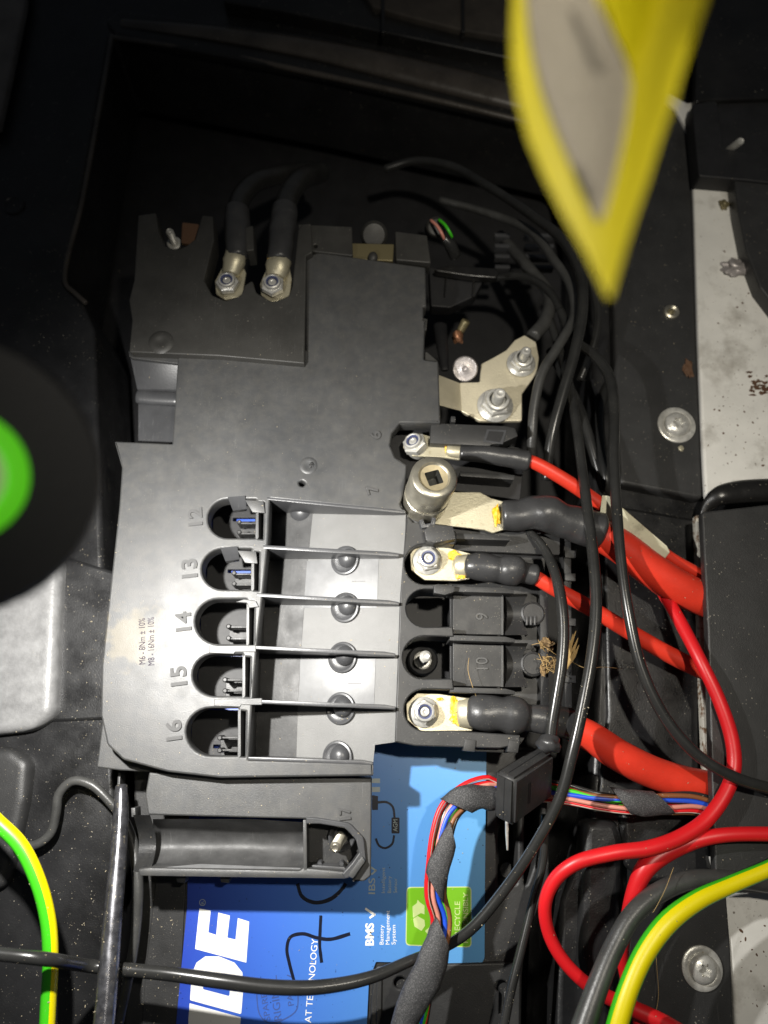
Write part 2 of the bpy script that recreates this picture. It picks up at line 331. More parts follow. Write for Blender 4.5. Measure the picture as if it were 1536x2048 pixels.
def tube_mesh(path, seg=14, flat=1.0, lump=0.0, lscale=120, stripe=None, twist=0.0, skew=0.0, hollow=0.0, round_ends=True):
    """path: 4D points (x, y, z, radius)"""
    bm = bmesh.new(); n = len(path); C = [Vector(p[:3]) for p in path]; rings = []
    T = [(C[min(i+1, n-1)]-C[max(i-1, 0)]).normalized() for i in range(n)]
    up = Vector((0, 0, 1)); s = 0
    for i in range(n):
        t = T[i]
        side = t.cross(up)
        if side.length < 0.2: side = t.cross(Vector((0, 1, 0.2)))
        side.normalize(); nn = side.cross(t).normalized()
        if i: s += (C[i]-C[i-1]).length
        ring = []
        for k in range(seg):
            a = 2*math.pi*k/seg + twist*s
            r = path[i][3]
            d = side*math.cos(a) + nn*math.sin(a)*flat
            p = C[i]+d*r
            if lump: p = p + d*r*lump*noise.noise(p*lscale)
            if skew and (i < 1 or i == n-1): p = p + t*r*skew*math.cos(2*math.pi*k/seg)
            elif skew: p = p + t*r*skew*math.cos(2*math.pi*k/seg)
            ring.append(bm.verts.new(p))
        rings.append(ring)
    for i in range(n-1):
        for k in range(seg):
            f = bm.faces.new((rings[i][k], rings[i][(k+1) % seg], rings[i+1][(k+1) % seg], rings[i+1][k]))
            if stripe and stripe[0] <= k/seg < stripe[1]: f.material_index = 1
    for ring, i, sg in ((rings[0], 0, -1), (rings[-1], n-1, 1)):
        if round_ends:
            r = path[i][3]
            r2 = [bm.verts.new(C[i]+(v.co-C[i])*0.8+T[i]*sg*r*0.18) for v in ring]
            for k in range(seg): bm.faces.new((ring[k], ring[(k+1) % seg], r2[(k+1) % seg], r2[k]))
            bm.faces.new(r2)
        else: bm.faces.new(ring)
    bmesh.ops.recalc_face_normals(bm, faces=bm.faces)
    me = bpy.data.meshes.new('tube'); bm.to_mesh(me); bm.free(); return me
def tube(name, pts, m, parent=None, r=9, step=0.002, **kw):
    return link(name, tube_mesh(spline(px4(pts, r), step), **kw), m, parent, smooth=60)
def text(name, body, p0, p1, h, z, m, parent=None, ext=0.05, bold=0.0, shear=0.0, bev=0.0):
    cu = bpy.data.curves.new('tmp', 'FONT'); cu.body = body; cu.size = 1; cu.offset = bold; cu.extrude = 0.0001; cu.shear = shear; cu.resolution_u = 4
    o = bpy.data.objects.new('tmp', cu); me = bpy.data.meshes.new_from_object(o)
    bpy.data.objects.remove(o); bpy.data.curves.remove(cu); me.materials.clear()
    xs = [v.co.x for v in me.vertices]; ys = [v.co.y for v in me.vertices]
    x0, x1 = min(xs), max(xs); y0, y1 = (0.0 if min(ys) > -0.1 else 0.0), 0.70
    A, B = P(p0[0], p0[1], z), P(p1[0], p1[1], z); u = (B-A); L_ = u.length; u.normalize(); v_ = Vector((-u.y, u.x, 0))
    hh = R(p0[0], p0[1], z, h)
    for v in me.vertices:
        v.co = A + u*((v.co.x-x0)/(x1-x0)*L_) + v_*((v.co.y-y0)/(y1-y0)*hh) + Vector((0, 0, (ext if v.co.z > 0 else -0.02)*0.001))
    return link(name, me, m, parent, smooth=0)
def strip(name, pts, w_, z, m, parent=None, ext=0.06):
    """flat pen stroke"""
    path = spline([Vector((*P(x, y, z), R(x, y, z, w_))) for x, y in pts], 0.0012); bm = bmesh.new(); prev = None
    for i, p in enumerate(path):
        c = Vector(p[:3]); t = Vector(path[min(i+1, len(path)-1)][:3])-Vector(path[max(i-1, 0)][:3]); t.normalize()
        s = Vector((-t.y, t.x, 0))*p[3]*(1+0.15*noise.noise(c*300)); c.z += ext*0.001
        cur = (bm.verts.new(c+s), bm.verts.new(c-s))
        if prev: bm.faces.new((prev[0], prev[1], cur[1], cur[0]))
        prev = cur
    bmesh.ops.recalc_face_normals(bm, faces=bm.faces)
    if bm.faces and sum(f.normal.z for f in bm.faces) < 0: bmesh.ops.reverse_faces(bm, faces=bm.faces)
    me = bpy.data.meshes.new(name); bm.to_mesh(me); bm.free(); return link(name, me, m, parent, smooth=0)
def blob(name, px, py, z, rx, ry, h, m, parent=None, amp=0.4, seed=0.0, sc=200, flatbase=True):
    """irregular low mound"""
    c = P(px, py, z); rx_, ry_ = R(px, py, z, rx), R(px, py, z, ry); bm = bmesh.new()
    bmesh.ops.create_icosphere(bm, subdivisions=3, radius=1)
    for v in bm.verts:
        k = 1+amp*noise.noise(Vector((v.co.x*1.7+seed, v.co.y*1.7+seed*2, v.co.z*1.7)))
        v.co = Vector((c.x+v.co.x*rx_*k, c.y+v.co.y*ry_*k, c.z+v.co.z*h*0.001*k))
    me = bpy.data.meshes.new(name); bm.to_mesh(me); bm.free(); return link(name, me, m, parent, smooth=60)
def fz(x):                                # height of the sloping tray floor, by world x
    a, b = P(530, 1250, 0).x, P(800, 1250, 0).x
    return -26 + (x-a)/(b-a)*21

# ------------------------------------------------------------------ the setting: the moulded well and the car body round it
S = lambda *a, **k: struct(plate(*a, **k))
struct(link('well_floor', plate_mesh([(-700, -700), (2300, -700), (2300, 2900), (-700, 2900)], -135, 4, 0.2), 'blackshade'))
S('well_surround', [(-500, -500), (1900, -500), (1900, 2500), (-500, 2500)], -46, 75, 'well', bev=3.2, r=0,
  holes=[[(222, 70, 10), (640, 150), (1045, 238, 20), (1150, 262, 40), (1182, 420, 30), (1186, 960), (1196, 1300), (1180, 1650), (1120, 1800), (1105, 2300), (215, 2300), (236, 1700), (205, 1100), (190, 660), (166, 603, 4), (130, 566, 8)]])
# rounded ridges and ledges of the moulding
struct(tube('rim_roll', [(244, 46, -42, 10), (420, 66, -41, 17), (620, 98, -41, 24), (850, 150, -41, 32), (1050, 200, -41, 32)], 'rimglare', flat=0.45))  # rolled shape and paler colour stand in for the glare band
struct(tube('rim_lip_glint', [(222, 74, -44, 5), (420, 104, -44, 5), (640, 150, -44, 6), (860, 198, -44, 6), (1060, 246, -44, 6)], 'rimglare'))  # paler lips here and below paint in the rim's highlight lines
struct(tube('rim_lip_glint', [(224, 72, -44, 5), (200, 210, -44, 5), (165, 400, -44, 5), (131, 566, -44, 5), (150, 586, -44, 5), (172, 606, -44, 5)], 'rimglare'))
S('well_ridge', [(236, 18), (640, 70), (1060, 178), (1120, 260), (1030, 236), (640, 148), (232, 70), (210, 40)], -42, 8, 'rim', bev=2.4, r=8)
S('well_ledge', [(452, -60), (1100, -60), (1100, 128), (1020, 116), (760, 62), (560, 20), (446, 2)], -34, 14, 'rim', bev=1.6, r=6)
S('well_ledge', [(700, -60), (1100, -60), (1100, 88), (925, 60), (800, 28), (745, 12)], -29, 8, 'carpet', bev=1.5, r=4)
for x0 in (762, 922): S('well_rib', [(x0, -30), (x0+7, -30), (x0+8, 64), (x0+1, 64)], -27, 6, 'rim', bev=0.4, r=1)
S('trim_strip', [(-160, -160), (52, -160), (50, 0), (14, 170), (-4, 250), (-160, 300)], -36, 8, 'trim', bev=2, r=6)
struct(wall('well_pad', [(-200, 1114), (-20, 1116), (82, 1098), (120, 1112), (112, 1280), (106, 1430), (62, 1462), (-200, 1492)], -35, -60, 'pad', None, 7))
struct(wall('well_pad', [(-200, 1488), (20, 1494), (60, 1520), (52, 1600), (30, 1700), (8, 1780), (-200, 1810)], -38, -62, 'panel', None, 7))
S('well_ledge', [(96, 1100), (240, 1146), (244, 1440), (92, 1446), (60, 1300)], -45, 6, 'well', bev=2.2, r=8)
S('well_step', [(1226, 150), (1330, 190), (1378, 250, 20), (1388, 420), (1396, 700), (1404, 900), (1408, 1000), (1240, 968), (1232, 860), (1226, 600)], -37, 14, 'panel', bev=2.6, r=12)
S('well_step', [(1205, 1006), (1406, 1040), (1400, 1560), (1398, 1640), (1195, 1600), (1215, 1430)], -43.0, 10, 'well', bev=2.2, r=8)
# moulded lumps at the lower right
S('well_bulge', [(1168, 1640), (1236, 1640), (1248, 1680), (1250, 1790), (1232, 1990), (1224, 2100), (1150, 2100), (1160, 1850)], -40, 18, 'well', bev=5, r=22)
S('well_bulge', [(1240, 1605), (1420, 1640), (1430, 1770), (1300, 1770), (1246, 1730)], -41, 12, 'well', bev=4, r=22)
S('well_bracket', [(1268, 1775), (1452, 1775), (1462, 1900), (1470, 2120), (1236, 2120), (1250, 1960)], -36, 12, 'panel', bev=1.2, r=8)
S('body_panel', [(1300, 180), (1340, 186), (1375, 205), (1500, 180), (1700, 160), (1720, 985), (1470, 962), (1440, 985), (1412, 1000), (1408, 930), (1398, 700), (1388, 400), (1382, 270, 20), (1350, 215, 20)], -33, 5, 'white', bev=1.6, r=8)
S('body_seam', [(1392, 1030), (1440, 1025), (1448, 1600), (1412, 1590), (1404, 1400)], -37, 6, 'rustwhite', bev=0.8, r=4)
S('body_panel', [(1418, 1700), (1460, 1770), (1800, 1770), (1800, 2200), (1480, 2200), (1468, 1980), (1452, 1830), (1440, 1770)], -37, 6, 'white', bev=1.8, r=12)
tag(plate('side_cover', [(1404, 1024), (1530, 1010), (1800, 990), (1800, 1790), (1432, 1786), (1424, 1560), (1416, 1260)], -11, 6, 'panel', bev=1.0, r=6),
    'flat matt black cover panel at the right edge over the red cable ends', 'cover panel')
o = tube('rolled_edge', [(1404, 1030, -30, 5), (1416, 1010, -28, 12), (1440, 992, -24, 20), (1480, 984, -24, 24), (1560, 980, -24, 25), (1640, 976, -24, 25)], 'rim', flat=0.6); tag(o, 'black rolled rubber edge between white body panel and flat black cover', 'edge trim')
br = thing('corner_bracket', P(1440, 300, -30), 'black square-cornered bracket frame on the white panel at the top right', 'bracket')
plate('frame', [(1384, 208), (1434, 200), (1448, 296), (1540, 312), (1720, 330), (1720, 386), (1490, 360), (1398, 352)], -20, 14, 'blackshade', br, bev=1.0, r=7)
plate('inner_panel', [(1430, 60), (1720, 60), (1720, 330), (1440, 305)], -30, 5, 'blackshade', br, bev=0.5)
plate('upper_frame', [(1400, -60), (1720, -60), (1720, 190), (1420, 200), (1390, 205)], -26, 8, 'rim', br, bev=1.5, r=8)
st = thing('locating_pin', P(1458, 298, -26), 'pale round steel pin standing in the black corner bracket', 'pin')
a_, b_ = P(1458, 300, -26), P(1482, 282, -12)
lathe('pin_shaft', a_, b_, [(2.6, 0), (2.6, (b_-a_).length*1000-0.6), (2.1, (b_-a_).length*1000), (1.2, (b_-a_).length*1000-0.3), (0, (b_-a_).length*1000-0.3)], 'steel', st)
tag(plate('wheel_arch_cover', [(1468, 352), (1560, 346), (1760, 340), (1760, 680), (1570, 640), (1520, 575), (1492, 500), (1476, 420)], -22, 12, 'panel', bev=1.4, r=8),
    'dark rounded plastic cover overlapping the white panel below the corner bracket', 'cover')
tag(blob('sealant_lump', 1472, 535, -31, 25, 16, 3, 'silverlump', amp=0.9, seed=2), 'crumpled shiny sealant lump stuck on the white panel', 'sealant')
tag(blob('sealant_lump', 1448, 410, -32, 9, 11, 1.6, 'brass', amp=0.9, seed=5), 'small yellowish blob on white panel by the dark rounded cover', 'sealant')
tag(blob('leaf_fragment', 1376, 738, -36, 8, 16, 0.8, 'rust', amp=1.2, seed=3), 'reddish brown leaf fragment on the black step beside the white panel', 'leaf fragment')
rf = thing('dirt_crumbs', P(1525, 775, -30), 'brown crumbs of dried dirt scattered on the white panel at the right edge', 'dirt')
for k in range(26):
    blob('crumb', 1522+random.gauss(0, 13), 772+random.gauss(0, 11), -32.8, random.uniform(1.5, 5), random.uniform(1.2, 4), 0.6, 'rust', rf, amp=1.5, seed=k*1.7)
bm = bmesh.new(); rf_ = random.Random(11)
for _ in range(150):
    if rf_.random() < 0.75: x, y, z_ = 1412+rf_.random()**0.8*124, rf_.uniform(480, 940), -32.95
    else: x, y, z_ = rf_.uniform(1470, 1536), rf_.uniform(1800, 2048), -36.95
    c = P(x, y, z_); r_ = 0.00012+0.0006*rf_.random()**4
    bmesh.ops.create_icosphere(bm, subdivisions=2, radius=r_, matrix=Matrix.Translation(c) @ Matrix.Rotation(rf_.uniform(0, 6), 4, 'Z') @ Matrix.Diagonal((1+rf_.random(), 1, 0.35, 1)))
for v in bm.verts: v.co += Vector((noise.noise(v.co*3000), noise.noise(v.co*3000+Vector((7, 0, 0))), 0))*0.0002
me = bpy.data.meshes.new('f'); bm.to_mesh(me); bm.free()
o = link('dirt_flecks', me, 'rust'); o['kind'] = 'stuff'; tag(o, 'dark dirt flecks spattered over the white painted panels', 'dirt')
# screws
def torx_screw(px, py, z, rw, label, tipdx, tipdy):
    c = P(px, py, z); t = thing('torx_screw', c, label, 'screw'); up = c+Vector((0, 0, 0.01)); k = R(px, py, z, 1)*1000
    lathe('washer', c, up, [(rw*k, 0), (rw*k, 1.0), (rw*k*0.96, 1.3), (rw*k*0.72, 1.5), (rw*k*0.68, 1.2)], 'steel', t, seg=40)
    r = rw*k*0.68
    def dome():
        bm = bmesh.new(); seg = 48; prof = [(r, 1.2), (r*0.99, 2.2), (r*0.9, 3.6), (r*0.72, 4.6), (r*0.5, 5.0)]
        rings = [[bm.verts.new(c+Vector((math.cos(2*math.pi*q/seg)*a, math.sin(2*math.pi*q/seg)*a, h_*0.001*1000/1000)) ) if False else bm.verts.new(c+Vector((math.cos(2*math.pi*q/seg)*a*0.001, math.sin(2*math.pi*q/seg)*a*0.001, h_*0.001))) for q in range(seg)] for a, h_ in prof]
        for rr, hh in ((r*0.40, 5.1), (r*0.38, 2.6), (0.01, 2.4)):
            rings.append([bm.verts.new(c+Vector((math.cos(2*math.pi*q/seg)*rr*(1+0.2*math.cos(6*2*math.pi*q/seg))*0.001, math.sin(2*math.pi*q/seg)*rr*(1+0.2*math.cos(6*2*math.pi*q/seg))*0.001, hh*0.001))) for q in range(seg)])
        for A, B in zip(rings, rings[1:]):
            for q in range(seg): bm.faces.new((A[q], A[(q+1) % seg], B[(q+1) % seg], B[q]))
        me = bpy.data.meshes.new('h'); bm.to_mesh(me); bm.free(); return me
    link('screw_head', dome(), 'steel', t)
torx_screw(1352, 851, -37, 38, 'round star-drive screw with wide washer in the black step beside the white panel', 0, 0)
torx_screw(1403, 1936, -36, 41, 'large star-drive dome screw with washer on the black bracket at the lower right', 0, 0)
c_ = P(1342, 625, -37); t_ = thing('threaded_insert', c_, 'small tarnished round insert in the black step below the yellow tag tip', 'insert')
lathe('collar', c_, c_+Vector((0, 0, .01)), [(5.4, 0), (5.2, 1.6), (4.0, 2.3), (2.6, 1.4), (2.2, 0.2)], 'satin', t_, smooth=30)
lathe('core', c_+Vector((-.001, -.001, 0)), c_+Vector((-.001, -.001, .01)), [(2.2, 0), (2.0, 2.4), (0.8, 2.8), (0, 2.0)], 'brass', t_, seg=7)
tag(blob('paint_chip', 1362, 897, -36.6, 5, 6, 0.6, 'lug', amp=0.5, seed=4), 'pale chip on the black step under the star-drive screw', 'chip')
c_ = P(28, 411, -45.8); lathe('well_plug', c_, c_+Vector((0, 0, .01)), [(8.0, -0.2), (7.9, 0.9), (7.0, 1.2), (6.4, 0.5), (4.8, 0.1)], 'rim')
bpy.data.objects['well_plug']['kind'] = 'structure'

# ------------------------------------------------------------------ battery
bt = thing('car_battery', P(650, 1800, -75), 'black car battery with a blue printed label under the fuse box', 'battery')
ZB = -45
plate('battery_case', [(262, 900), (985, 900), (990, 1500), (1092, 1500), (1098, 1700), (1100, 1760), (1045, 1900), (1040, 2300), (235, 2300), (256, 1900), (268, 1640)], ZB-1.5, 60, 'block', bt, bev=1.5, r=6,
      holes=[[(996, 1585), (1036, 1585), (1034, 1768), (996, 1772)], [(1050, 1560), (1082, 1560), (1078, 1700), (1048, 1790)]])
plate('case_rim', [(312, 1750), (372, 1750), (346, 2300), (268, 2300), (290, 1950)], ZB-0.4, 3, 'block', bt, bev=0.5, r=2)
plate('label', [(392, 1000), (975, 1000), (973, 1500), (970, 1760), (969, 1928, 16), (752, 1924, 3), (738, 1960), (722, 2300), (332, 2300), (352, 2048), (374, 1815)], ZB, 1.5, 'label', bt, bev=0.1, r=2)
plate('end_cap', [(752, 1932, 10), (1042, 1924, 8), (1036, 2300), (736, 2300), (742, 2000)], ZB+1.5, 6, 'block', bt, bev=1.0, r=6,
      holes=[arc(800, 1966, 12, 70, 380, 14)[::-1]+[(806, 2010, 0), (806, 2060, 0), (794, 2060, 0), (794, 2010, 0)],
             arc(1003, 1973, 12, 110, 430, 14)[::1]+[(1008, 2028, 0), (998, 2028, 0)]])
plate('end_cap_rib', [(754, 1938), (764, 1938), (760, 2300), (748, 2300)], ZB+3, 4, 'block', bt, bev=0.5)
lathe('handle_hinge', P(1014, 1740, -70), P(1014, 1740, -40), [(5.5, 0), (5.5, 6), (4, 8), (0, 8.2)], 'block', bt)
def z7(x, y): return (180+x/2.56, 1480+y/2.56)
def z8(x, y): return (700+x/3.2, 1480+y/3.2)
LZ = ZB+0.05
plate('brand_letter', [z7(*p) for p in [(560,862),(618,874),(606,985),(646,998),(657,884),(716,899),(703,1012),(745,1022),(757,912),(815,930),(800,1140),(538,1070)]], LZ+0.05, 0.1, 'print', bt, bev=0, r=0.4)
plate('brand_letter', [z7(*p) for p in [(512,1332),(520,1200),(545,1140),(590,1108),(660,1108),(740,1140),(780,1190),(786,1260),(774,1404)]], LZ+0.05, 0.1, 'print', bt, bev=0, r=3,
      holes=[[z7(*p) for p in [(578,1276),(582,1230),(610,1200),(660,1198),(705,1218),(717,1250),(714,1312)]]])
plate('brand_letter', [z7(*p) for p in [(510,1348),(772,1420),(764,1560),(500,1490)]], LZ+0.05, 0.1, 'print', bt, bev=0, r=0.4)
strip('registered_mark', [(405+6*math.cos(k*math.pi/6), 1805+6*math.sin(k*math.pi/6)) for k in range(13)], 0.7, LZ, 'pale', bt)
text('registered_letter', 'R', (408, 1808), (408, 1802), 6, LZ, 'pale', bt)
text('label_text', 'AT TECHNOLOGY', (622, 2046), (636, 1878), 13, LZ, 'print', bt)
text('label_text', 'BMS', (747, 1891), (747, 1846), 16, LZ, 'print', bt, bold=0.035)
for q0, q1 in (((730.5, 1817), (750, 1830)), ((750.3, 1828), (739, 1836))): strip('check_mark', [q0, q1], 2.0, LZ+0.02, 'print', bt)
text('label_text', 'Battery', (767, 1889), (767, 1850), 8, LZ, 'print', bt)
text('label_text', 'Management', (779, 1889), (779, 1821), 8, LZ, 'print', bt)
text('label_text', 'System', (791, 1889), (791, 1850), 8, LZ, 'print', bt)
text('label_text', 'IBS', (750, 1788), (750, 1756), 13, LZ, 'pale', bt, bold=0.01)
for q0, q1 in (((735, 1730), (753, 1742)), ((753.3, 1740), (743, 1749))): strip('check_mark', [q0, q1], 1.6, LZ, 'pale', bt)
text('label_text', 'Intelligent', (770, 1786), (770, 1735), 7, LZ, 'pale', bt)
text('label_text', 'Battery', (782, 1786), (782, 1752), 7, LZ, 'pale', bt)
text('label_text', 'Sensor', (794, 1786), (794, 1756), 7, LZ, 'pale', bt)
plate('label_badge', [(783, 1635), (799, 1635), (799, 1667), (783, 1667)], LZ+0.05, 0.1, 'ink', bt, bev=0, r=2)
text('label_text', 'AGM', (795, 1663), (795, 1639), 9, LZ+0.1, 'pale', bt)
for y0, y1 in ((1557, 1566), (1574, 1584)): plate('label_mark', [(744, y0), (760, y0), (760, y1), (744, y1)], LZ+0.05, 0.1, 'pale', bt, bev=0, r=0)
plate('label_mark', [(744, 1590), (756, 1592), (756, 1620), (744, 1620)], LZ+0.05, 0.1, 'ink', bt, bev=0, r=2)
# pen marks
strip('pen_mark', [z7(*p) for p in [(1045,1235),(1020,1140),(1008,1070),(1025,1010),(1090,992),(1160,1012),(1230,1020),(1332,992)]], 3.2, LZ+0.02, 'ink', bt)
strip('pen_mark', [z7(*p) for p in [(1182,898),(1178,980),(1176,1050),(1186,1140)]], 3.2, LZ+0.04, 'ink', bt)
strip('pen_mark', [z7(*p) for p in [(1062,735),(1085,800),(1150,832),(1230,815),(1285,770),(1310,735)]], 3.6, LZ+0.02, 'ink', bt)
strip('pen_mark', [z8(*p) for p in [(175,400),(235,398),(275,430),(285,500)]], 2.2, LZ+0.02, 'ink', bt)
strip('pen_mark', [z8(*p) for p in [(165,630),(185,675),(225,692),(270,665),(282,610)]], 2.2, LZ+0.02, 'ink', bt)
# faint stamp
text('stamp_text', 'SPARE', (541, 2040), (533, 1985), 12, LZ, 'faint', bt)
text('stamp_text', 'ORIGINAL', (566, 2060), (553, 1950), 15, LZ, 'faint', bt)
text('stamp_text', 'PART', (588, 2010), (582, 1962), 12, LZ, 'faint', bt)
strip('stamp_border', [(512, 1975), (520, 2030), (540, 2046), (590, 2024), (596, 2005), (588, 1958), (574, 1950)], 1.1, LZ, 'faint', bt)
# recycling sign
sg = plate('recycling_sign', [(813, 1774), (943, 1773), (943, 1895), (811, 1891)], LZ+0.06, 0.12, 'gpale', bt, bev=0, r=9)
plate('sign_field', [(815, 1776), (941, 1775), (941, 1893), (813, 1889)], LZ+0.12, 0.1, 'gprint', sg, bev=0, r=8)
for pts in ([(826, 1838), (835, 1832), (849, 1840), (850, 1852), (843, 1862), (829, 1853)], [(825, 1813), (834, 1806), (835, 1799), (840, 1805), (849, 1811), (849, 1829), (842, 1826), (826, 1836)],
            [(858, 1800), (868, 1814), (877, 1826), (883, 1822), (880, 1842), (866, 1836), (871, 1832), (853, 1808)], [(862, 1846), (880, 1848), (876, 1862), (862, 1868), (862, 1876), (850, 1862), (862, 1852)]):
    plate('recycling_arrow', pts, LZ+0.2, 0.1, 'gpale', sg, bev=0, r=1)
text('sign_text', 'RECYCLE', (920, 1871), (920, 1803), 11, LZ+0.14, 'gpale', sg, bold=0.01)
text('sign_text', 'RESPONSIBLY', (936, 1886), (936, 1785), 10, LZ+0.14, 'gpale', sg, bold=0.01)

# ------------------------------------------------------------------ fuse box
fb = thing('fuse_box', P(520, 1300, -40), 'dark grey moulded fuse box with numbered open terminal slots over the battery', 'fuse box')
rows = [  # D-shaped pockets: x0 (left of the arc), x1, y0, y1
    (415, 513, 998, 1076), (403, 504, 1097, 1179), (390, 494, 1198, 1288), (385, 486, 1308, 1392), (372, 477, 1416, 1512)]
def dhole(x0, x1, y0, y1, sk=0):
    cy, ry = (y0+y1)/2, (y1-y0)/2
    return [(x1, y0, 3)] + arc(x0+ry*1.05, cy, ry*1.05, 270, 90, 14, ry) + [(x1, y1, 3)]
holes = [dhole(*r) for r in rows]
for x0, x1, y0, y1 in rows: holes.append([(x1+5, y0+6, 1), (x1+15, y0+7, 1), (x1+13, y1+2, 1), (x1+3, y1+1, 1)])
holes.append([(607-2, 961), (607+5, 966), (603+3, 973), (599, 971), (597, 964)])
outline = [(356, 700), (612, 700, 0), (612, 512), (640, 504), (722, 516), (851, 534), (853, 612, 1), (847, 614, 1), (847, 640, 1), (852, 642, 1), (850, 660), (848, 719), (877, 722), (881, 845, 2), (800, 846), (784, 866), (780, 890), (790, 914), (814, 930), (812, 960), (806, 990), (800, 1008), (813, 1024, 2),
           (540, 997, 2), (536, 1085), (526, 1186), (514, 1292), (505, 1400), (497, 1520, 1), (746, 1526, 2), (746, 1552), (440, 1556, 30), (335, 1544, 60), (246, 1520, 20), (214, 1490, 20), (201, 1430, 20), (203, 1330, 30), (238, 1010, 20), (243, 935, 10), (228, 882, 3), (344, 887, 1), (350, 800)]
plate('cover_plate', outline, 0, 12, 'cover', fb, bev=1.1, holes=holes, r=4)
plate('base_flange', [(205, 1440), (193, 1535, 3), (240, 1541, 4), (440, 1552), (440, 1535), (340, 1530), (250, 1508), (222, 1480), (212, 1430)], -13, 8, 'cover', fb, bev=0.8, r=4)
# stepped upper deck
plate('upper_deck', [(276, 430), (312, 425), (318, 470, 6), (330, 492, 10), (352, 500, 10), (372, 492, 10), (390, 478), (404, 430), (426, 432), (428, 480, 2), (408, 560), (424, 590, 14), (452, 602, 16), (482, 590, 14), (490, 570), (505, 560), (512, 585, 14), (545, 604, 18), (578, 592, 14), (585, 570), (596, 460), (604, 448), (622, 446), (625, 505), (612, 512, 0), (609, 727, 2), (440, 712), (258, 704), (264, 640), (258, 600), (268, 560)], 5.0, 17, 'upper', fb, bev=0.8, r=4)
plate('upper_rib', [(490, 455), (506, 450), (508, 500), (492, 502)], 4, 16, 'upper', fb, bev=0.6, r=3)
plate('deck_ledge', [(596, 448), (704, 453), (706, 512), (602, 500)], 1.5, 12, 'upper', fb, bev=0.7, holes=[arc(631, 492, 4, 0, 360, 8)[:-1]], r=3)
plate('deck_ledge', [(790, 462), (854, 470), (862, 526), (792, 520)], 1.0, 12, 'upper', fb, bev=0.7, r=3)
plate('side_shelf', [(700, 486), (788, 488), (786, 522), (702, 518)], -4, 8, 'brass', fb, bev=0.5, r=2)
blob('shelf_rivet', 746, 515, -2, 10, 12, 3, 'upper', fb, amp=0.05)
lathe('round_post', P(748, 470, -8), P(748, 470, 20), [(9, 0), (9, 3), (7, 6), (0, 7)], 'upper', fb)
# sloping side flap
hexa('side_flap', [P(258, 704, -2), P(362, 722, -2), P(356, 780, -14), P(274, 778, -14)], [P(262, 716, -12), P(362, 730, -12), P(356, 790, -18), P(278, 786, -18)], 'fin', fb, 0.4)
plate('flap_edge', [(256, 702), (362, 718), (362, 728), (264, 716), (258, 712)], -1, 3, 'cover', fb, bev=0.4, r=1)
tube('flap_roll', [(276, 793, -17, 15), (315, 796, -17, 15), (356, 798, -17, 15)], 'fin', fb, flat=0.6)
plate('lower_flap', [(276, 806), (354, 812), (350, 888), (276, 886)], -20, 4, 'fin', fb, bev=0.4, r=2)
# small bosses on the plate
c_ = P(322, 684, 5); lathe('dimple_boss', c_, c_+Vector((0, 0, .01)), [(8, -0.2), (7, 0.5), (5.2, 1.2), (3.2, 1.0), (1.8, 0.4), (0, 0.3)], 'upper', fb)
c_ = P(617, 931, 0); lathe('dimple_boss', c_, c_+Vector((0, 0, .01)), [(5.5, -0.1), (4.8, 0.25), (3.6, 0.5), (2.4, 0.2), (0, 0.1)], 'cover', fb)
blob('moulding_scar', 624, 930, 0.3, 4.5, 5, 0.7, 'block', fb, amp=0.9)
# numerals
for s_, p0, p1, h_, z_ in (('12', (405, 1050), (403, 1015), 27, 0), ('13', (395, 1154), (393, 1117), 30, 0), ('14', (383, 1260), (381, 1222), 30, 0), ('15', (374, 1369), (372, 1331), 31, 0),
                           ('16', (364, 1478), (362, 1438), 30, 0), ('6', (762, 878), (759, 862), 20, 0), ('7', (757, 986), (752, 968), 22, 0)):
    text('numeral', s_, p0, p1, h_, z_, 'matte', fb, ext=1.0, bold=0.022)
text('torque_note', 'M6 - 8Nm \u00b1 10%', (291, 1328), (290, 1236), 13, 0, 'inkprint', fb, ext=0.06)
text('torque_note', 'M8 - 16Nm \u00b1 10%', (309, 1330), (308, 1234), 13, 0, 'inkprint', fb, ext=0.06)
